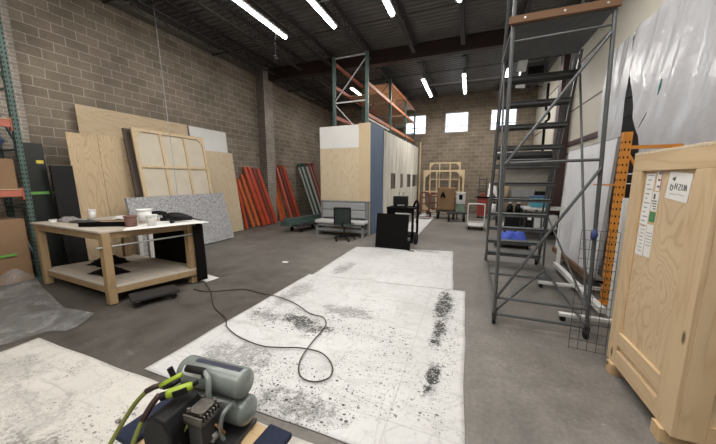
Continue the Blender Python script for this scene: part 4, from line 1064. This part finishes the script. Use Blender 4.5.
# heater and duct at the right wall
t = thing('unit_heater', 'dark hanging heater with pale louver flaps below the roof, behind the ladder', 'heater', (1.55, 10.6, 4.62))
MB().box(-.28,.42,-.25,.25,.12,.62).build('heater_body', M_dark, t, bevel=.01)
for z, x in ((.34,-.34), (-.12,-.28)): MB().box(x-.12,x+.13,-.30,-.285,z,z+.34,M=Matrix.Rotation(.12,4,'Y')).build('louver_flap', M_palegrey, t)
MB().box(-.1,.3,-.28,-.25,.2,.5).build('grille', M_black, t)
for x in (-.2,.34): MB().cyl((x,0,.62),(x,0,1.5),.012,n=6).build('hanger_rod', M_dark, t)
tag(MB().tube([(2.45,12.6,5.2),(2.45,12.6,4.6),(2.45,12.6,4.3),(2.55,12.6,4.15),(2.55,12.6,3.95),(2.45,12.6,3.8),(2.45,12.6,3.0),(2.45,12.6,.0)], .045, 10, smooth_steps=3).build('black_pipe', M_black, smooth=True), 'black crooked pipe running down before the cream side wall', 'pipe')

# ------------------------------------------------------------------ rolling ladder
t = thing('rolling_ladder', 'tall grey rolling warehouse ladder with open steps and a wooden toe board', 'ladder', (.85, 5.2, 0))
def lt(m, p0, p1, r=.017): return m.tube([Vector(p0)-Vector((.85,5.2,0)), Vector(p1)-Vector((.85,5.2,0))], r, 8)
lt(MB(), (.375,3.75,.09), (.34,3.75,4.5), .021).build('front_post', M_ladder, t); lt(MB(), (1.325,3.75,.09), (1.20,3.75,4.5), .021).build('front_post', M_ladder, t)
b = MB()
lt(b, (.40,3.75,.14), (.42,6.85,.14)); lt(b, (1.33,3.75,.14), (1.40,6.85,.14)); lt(b, (.39,3.75,.13), (1.32,3.75,.13)); lt(b, (.38,3.75,.345), (1.32,3.75,.345)); lt(b, (.42,6.82,.14), (1.40,6.82,.14)); lt(b, (.40,3.78,.18), (1.36,5.9,.15)); lt(b, (.41,5.4,.14), (1.36,5.4,.14))
b.build('base_frame', M_ladder, t)
for p, q, r in (((.385,3.72,.36), (1.27,3.72,1.92), .016), ((.37,3.72,1.97), (1.21,3.72,3.22), .016), ((.36,3.75,1.98), (1.26,3.75,2.0), .016), ((.35,3.75,3.28), (1.22,3.75,3.30), .013), ((1.33,3.76,.3), (1.36,6.0,1.1), .014), ((1.30,3.76,.35), (1.24,4.75,3.4), .014), ((.38,3.76,.35), (.37,4.75,3.4), .014)):
    lt(MB(), p, q, r).build('cross_brace', M_ladder, t)
STEPS = [(4.87,3.22),(5.05,2.92),(5.22,2.62),(5.40,2.32),(5.57,2.03),(5.75,1.73),(5.93,1.43),(6.10,1.14),(6.28,.84),(6.46,.54),(6.64,.25)]
for (y, z) in STEPS:
    f = (6.64-y)/1.77; xl, xr = .42-.05*f, 1.42-.17*f
    s = MB().box(xl-.85, xr-.85, y-5.2-.10, y-5.2+.10, z-.012, z+.012).box(xl-.85, xr-.85, y-5.2+.085, y-5.2+.10, z-.055, z).box(xl-.85, xr-.85, y-5.2-.10, y-5.2-.085, z-.045, z)
    s.build('step', M_ladderdk, t)
for xl, xu in ((.42,.37), (1.42,1.25)):
    b = MB(); b.bar(Vector((xl-.85, 6.75-5.2, .06)), Vector((xu-.85, 4.72-5.2, 3.46)), .03, .06); b.build('stringer', M_ladder, t)
    b = MB(); lt(b, (xl, 6.72, .16), (xl, 6.78, 1.05), .018); 
    b.tube([Vector((xl-.85, 1.58, 1.05)), Vector((xu-.85, 4.78-5.2, 4.35)), Vector((xu-.85, 3.78-5.2, 4.42))], .018, 8)
    b.tube([Vector((xl-.85, 1.40, .85)), Vector((xu-.85, 4.80-5.2, 3.95))], .014, 8)
    for (y, z) in (STEPS[2], STEPS[5], STEPS[8]): b.tube([Vector((xu+(xl-xu)*(y-4.7)/2-.85, y-5.2, z)), Vector((xu+(xl-xu)*(y-4.7)/2-.85, y-5.2+.02, z+.88))], .013, 8)
    b.build('handrail', M_ladder, t)
    lt(MB(), (xl-.02, 6.2, .15), (xl-.03, 6.2, .98), .018).build('rear_post', M_ladder, t)
MB().box(.34-.85, 1.23-.85, 3.76-5.2, 4.80-5.2, 3.44, 3.47).build('platform', M_ladderdk, t)
MB().box(.30-.85, 1.26-.85, 3.69-5.2, 3.725-5.2, 3.44, 3.515).build('toe_board', M_brownwood, t, bevel=.004)
for x in (.45, .80, 1.15): MB().cyl((x-.85, 3.685-5.2, 3.48), (x-.85, 3.69-5.2, 3.48), .011, n=10).build('bolt_head', M_steel, t)
for x, y in ((.375,3.75), (1.325,3.75), (.42,6.8), (1.40,6.8)):
    c = MB().box(x-.85-.025, x-.85+.025, y-5.2-.035, y-5.2+.035, .085, .15).build('caster', M_dark, t)
    MB().cyl((x-.85-.018, y-5.2, .05), (x-.85+.018, y-5.2, .05), .05, n=16).build('wheel', M_rubber, c)

# ------------------------------------------------------------------ white panel on a rolling base, grid panel, amber rack post
t = thing('panel_cart', 'white steel panel cart on casters holding the large white panel', 'cart', (1.72, 4.9, 0))
MB().box(-.08, -.0, -.55, 1.65, .085, .16).build('base_rail', M_whitest, t, bevel=.004)
MB().box(.36, .44, -.55, 1.65, .085, .16).build('base_rail', M_whitest, t, bevel=.004)
for y in (-.80, .42): MB().box(-.56, .50, y, y+.07, .07, .11).build('cross_foot', M_whitest, t, bevel=.004)
MB().box(-.04, .02, -.72, -.66, .12, 1.58).build('upright', M_whitest, t, bevel=.004)
MB().box(-.04, .02, 1.58, 1.64, .12, 1.3).build('upright', M_whitest, t, bevel=.004)
for x, y in ((-.52,-.765), (.45,-.765), (-.52,.455), (.45,.455)):
    c = MB().box(x-.03,x+.03,y-.025,y+.025,.06,.07).build('caster', M_dark, t); MB().cyl((x,y-.018,.034),(x,y+.018,.034),.034,n=14).build('wheel', M_rubber, c)
t = thing('display_board', 'large scuffed white panel with dark edges leaning beyond the rolling ladder', 'panel', (1.86, 6.33, .30), (0, math.radians(2.0), 0))
MB().box(0, .03, -1.09, 1.07, 0, 2.08).build('panel_sheet', M_wb, t)
s = MB(); s.box(-.004,.034,-1.10,-1.085,0,2.09).box(-.004,.034,-1.10,1.08,2.08,2.095); s.build('edge_trim', M_greybox, t)
MB().box(-.05, .05, -1.0, 1.07, -.10, -.001).build('timber_ledge', M_brownwood, t)
t = tag(MB().tube([(0,0,.0),(0,-.01,-.06),(.0,.0,-.12)], [.015,.032,.02], 10).build('hanging_cloth', plain('navy_cloth', (.03,.05,.16), .8), None, (1.272, 3.705, 1.27), smooth=True), 'small navy cloth hooked on the rolling ladder front post', 'cloth')
for k, (x, y, sx, sy, h, lab) in enumerate(((2.22,7.0,.24,.26,.60,'black bag slumped behind the large scuffed white panel'), )):
    rag('black_bag', lab, x, y, sx, sy, h, M_blacksoft, 61+k, 0, .004, 'bag')
t = thing('wire_grid_panel', 'thin wire grid panel leaning between the ladder and the crate', 'wire panel', (1.23, 3.42, .012), (math.radians(-1),0,math.radians(-8)))
s = MB(); w = .30
for k in range(5): s.cyl((-w/2+k*w/4, 0, 0), (-w/2+k*w/4, 0, 1.275), .0026, n=6)
s.build('upright_wires', M_dark, t); s = MB()
for k in range(14): s.cyl((-w/2, .005, .01+k*.0975), (w/2, .005, .01+k*.0975), .0026, n=6)
s.build('cross_wires', M_dark, t)
t = thing('rack_upright', 'amber pallet rack upright frame with punched holes behind the crate', 'rack upright', (1.93, 4.98, 0))
mb = MB(); perforated(mb, (0,0,.012), (0,0,2.42), .095, .08, 'yX', .10); mb.box(-.08,.08,-.07,.07,0,.012); mb.build('front_post', [M_uporange, M_hole], t)
mb = MB(); perforated(mb, (.52,0,.012), (.52,0,2.245), .095, .08, 'y', .10); mb.box(.44,.60,-.07,.07,0,.012); mb.build('rear_post', [M_uporange, M_hole], t)
for z in (.35, 1.3, 2.22): MB().bar((0,0,z), (.52,0,z), .04, .045).build('horizontal_brace', M_uporange, t)
for za, zb in ((.37, 1.28), (2.2, 1.32)): MB().bar((0,0,za), (.52,0,zb), .03, .03).build('diagonal_brace', M_uporange, t)
MB().bar((-.30,0,1.72), (-.05,0,1.72), .02, .02).build('side_arm', M_uporange, t)
MB().box(-.20, -.048, -.02, .02, .30, .33).build('black_bracket', M_black, t)

# ------------------------------------------------------------------ plastic sheeting on the right wall
def sheeting(name, label, near, far, z1, n, seed):
    def fn(u, v):
        z = .02+(z1-.02)*v; a, b = near(z), far(z); y = a+(b-a)*u
        g = noise.noise(Vector((y*.9+seed, z*.25, 5)))
        f = .085*noise.noise(Vector((y*1.7+.45*z+seed, z*.28, seed))) + .055*noise.noise(Vector((y*4.2+z*1.2+seed+g*2, z*.55, 2))) + .013*noise.noise(Vector((y*11+z*3+g*3, z*1.4, seed))) + .0035*noise.noise(Vector((y*24-z*9, z*6, seed)))
        return (XR-.12+f*(1.15-.15*z), y, z+.04*noise.noise(Vector((y*3, seed, v)))*v)
    return tag(MB().grid(fn, n, 110).build(name, M_sheet, smooth=True), label, 'plastic sheet')
def edge_w(z): return 7.03 if z > 3.8 else 7.03-.68*min(1, (3.8-z)/1.5)
ws = sheeting('plastic_sheeting', 'wide milky plastic sheet hung over the right wall above the crate', lambda z: -1.2, edge_w, 4.46, 230, 3)
sheeting('plastic_sheeting', 'narrow milky plastic strip hanging left of the dark gap on the right wall', lambda z: 7.06, lambda z: 8.12-.1*(4.5-z)/4.5, 4.44, 50, 9)
MB().tube([(2.50, 5.66, 3.23), (2.505, 5.69, 3.12), (2.50, 5.70, 3.02)], [.008,.014,.006], 6).build('teal_tape', plain('teal_tape', (.02,.16,.13), .5), ws)
MB().tube([(2.52, 5.98, 2.83), (2.52, 6.06, 2.74), (2.52, 6.16, 2.63)], [.004,.007,.004], 6).build('dark_tear', M_dark, ws)
tag(MB().bar((XR-.02, -1.2, 4.50), (XR-.02, 8.2, 4.48), .03, .05).build('hanging_batten', M_white), 'pale batten along the top hem of the plastic sheets on the right wall', 'batten')

# ------------------------------------------------------------------ big crate at the right
t = thing('shipping_crate', 'big plywood shipping crate with pine battens and taped papers on its side', 'crate', (1.36, 2.78, 0))
Y0, Y1, ZB, ZTt = -.485, .465, .105, 2.0; XW = 1.10
MB().box(.0, XW, Y0+.025, Y1-.025, ZB, ZTt-.025).build('plywood_box', M_ply_crate, t)
def bat(nm, x0, x1, y0, y1, z0, z1, mt): return MB().box(x0, x1, y0, y1, z0, z1).build(nm, mt, t, bevel=.003)
bat('side_batten', -.028, 0, Y1-.145, Y1, ZB, ZTt-.135, M_pine_z); bat('side_batten', -.028, 0, Y0, Y0+.19, ZB, ZTt-.135, M_pine_z)
bat('top_batten', -.028, 0, Y0, Y1, ZTt-.135, ZTt, M_pine_y); bat('bottom_batten', -.028, 0, Y0+.19, Y1-.145, ZB, ZB+.14, M_pine_y)
bat('middle_batten', -.026, 0, Y0+.19, Y1-.145, .30, .42, M_pine_y)
bat('lid', -.028, XW+.028, Y0, Y1, ZTt, ZTt+.022, M_ply_pale)
bat('end_batten', .0, .14, Y0-.004, Y0+.025, ZB, ZTt, M_pine_z); bat('end_batten', XW-.14, XW, Y0-.004, Y0+.025, ZB, ZTt, M_pine_z)
for z in (ZB, .46, 1.15, ZTt-.14): bat('end_cross_batten', .14, XW-.14, Y0-.003, Y0+.025, z, z+.13, M_pine_x)
bat('end_batten', .0, .14, Y1-.025, Y1, ZB, ZTt, M_pine_z); bat('end_batten', XW-.14, XW, Y1-.025, Y1, ZB, ZTt, M_pine_z); bat('end_cross_batten', .14, XW-.14, Y1-.025, Y1, ZTt-.14, ZTt-.01, M_pine_x)
for y in (Y0+.06, Y1-.16): bat('skid', -.05, XW, y, y+.10, 0, .104, M_pine_x)
def sheetp(y0, y1, z0, z1, tilt=0, mat=M_paper, nm='taped_paper'):
    o = MB().box(-.003, 0, -(y1-y0)/2, (y1-y0)/2, -(z1-z0)/2, (z1-z0)/2).build(nm, mat, t, (-.0005, (y0+y1)/2, (z0+z1)/2), (tilt,0,0)); return o
def scrib(o, strokes, r=.002, mat=M_ink, nm='writing'):
    m = MB()
    for s in strokes: m.tube([(-.0045, -y, z) for y, z in s], r, 5, smooth_steps=3 if len(s) > 2 else 0)
    return m.build(nm, mat, o)
# long strip of printed sheets down the left
o = sheetp(.185, .295, 1.43, 1.84, .03)
m = MB()
for k in range(11):
    z = .19-k*.037; m.box(-.0045, -.003, -.04+.02*(k%3), .035-.01*(k%2), z, z+.009)
m.build('printed_text', M_inkgrey, o)
o = sheetp(.095, .175, 1.55, 1.70, .03); m = MB(); m.box(-.0045,-.003,-.0,.02,.02,.06)
for k in range(4): m.box(-.0045,-.003,-.03,.035-.01*k,-.0-k*.02,.008-k*.02)
m.build('printed_text', M_ink, o)
o = sheetp(.085, .15, 1.71, 1.86, .03); m = MB()
for k in range(3): m.box(-.0045,-.003,-.015,.012,.05-k*.05,.065-k*.05)
m.build('printed_text', M_ink, o); MB().box(-.0045,-.003,-.032,-.024,-.07,.075).build('red_bar', M_redink, o)
o = sheetp(.10, .185, 1.18, 1.44, -.02); m = MB()
for k in range(5): m.box(-.0045,-.003,-.04,.03-.01*(k%2),.06-k*.025,.066-k*.025)
m.build('printed_text', M_inkgrey, o)
o = sheetp(.195, .30, 1.17, 1.42, .02); m = MB()
for k in range(8): m.box(-.0045,-.003,-.03,.03-.01*(k%3),.12-k*.03,.126-k*.03)
m.build('printed_text', M_inkgrey, o)
# handwritten sheet
o = sheetp(-.225, .01, 1.65, 1.845, .10)
scrib(o, [[(-.07,.04),(-.06,.06),(-.05,.035),(-.04,.065)], [(-.075,.01),(-.075,-.03),(-.055,-.03),(-.055,.0),(-.075,-.005)], [(-.03,.02),(-.03,-.02)], [(-.03,0),(-.01,.0)], [(-.01,.02),(-.01,-.02)], [(.01,.015),(.03,.015),(.01,-.02),(.035,-.02)], [(.045,.02),(.045,-.015),(.065,-.015),(.065,.02)], [(.078,-.02),(.08,.02),(.095,-.02)]], .0024)
scrib(o, [[(-.07,-.06),(-.03,-.055),(0,-.06)], [(.01,-.055),(.03,-.05),(.06,-.055),(.08,-.05)]], .0018, M_inkgrey)
# green label with pale lines
o = sheetp(.105, .175, 1.465, 1.54, .02, M_glabel, 'green_label'); m = MB()
for k in range(3): m.box(-.0045,-.003,-.022,.022,.016-k*.016,.021-k*.016)
m.build('pale_print', M_greenpale, o)

# ------------------------------------------------------------------ sky outside, camera, look
w = bpy.data.worlds.new('daylight'); SC.world = w; w.use_nodes = True
bg = w.node_tree.nodes['Background']; bg.inputs[0].default_value = (.86,.93,1.0,1); bg.inputs[1].default_value = 3.0
cam = bpy.data.cameras.new('camera'); co = bpy.data.objects.new('camera', cam); COL.objects.link(co); SC.camera = co
cam.sensor_fit = 'HORIZONTAL'; cam.sensor_width = 36; cam.lens = 36*284/716; cam.clip_start = .02; cam.clip_end = 200
co.location = (0, 0, 1.8); co.rotation_euler = (math.radians(90-8.61), 0, math.radians(21.3))
SC.view_settings.view_transform = 'Standard'; SC.view_settings.look = 'None'; SC.view_settings.gamma = 1; SC.view_settings.use_curve_mapping = False
SC.view_settings.exposure = 0.0
SC.cycles.use_denoising = True; SC.cycles.max_bounces = 8; SC.cycles.diffuse_bounces = 3; SC.cycles.glossy_bounces = 3; SC.cycles.transparent_max_bounces = 12
SC.cycles.sample_clamp_indirect = 6; SC.cycles.caustics_reflective = False; SC.cycles.caustics_refractive = False
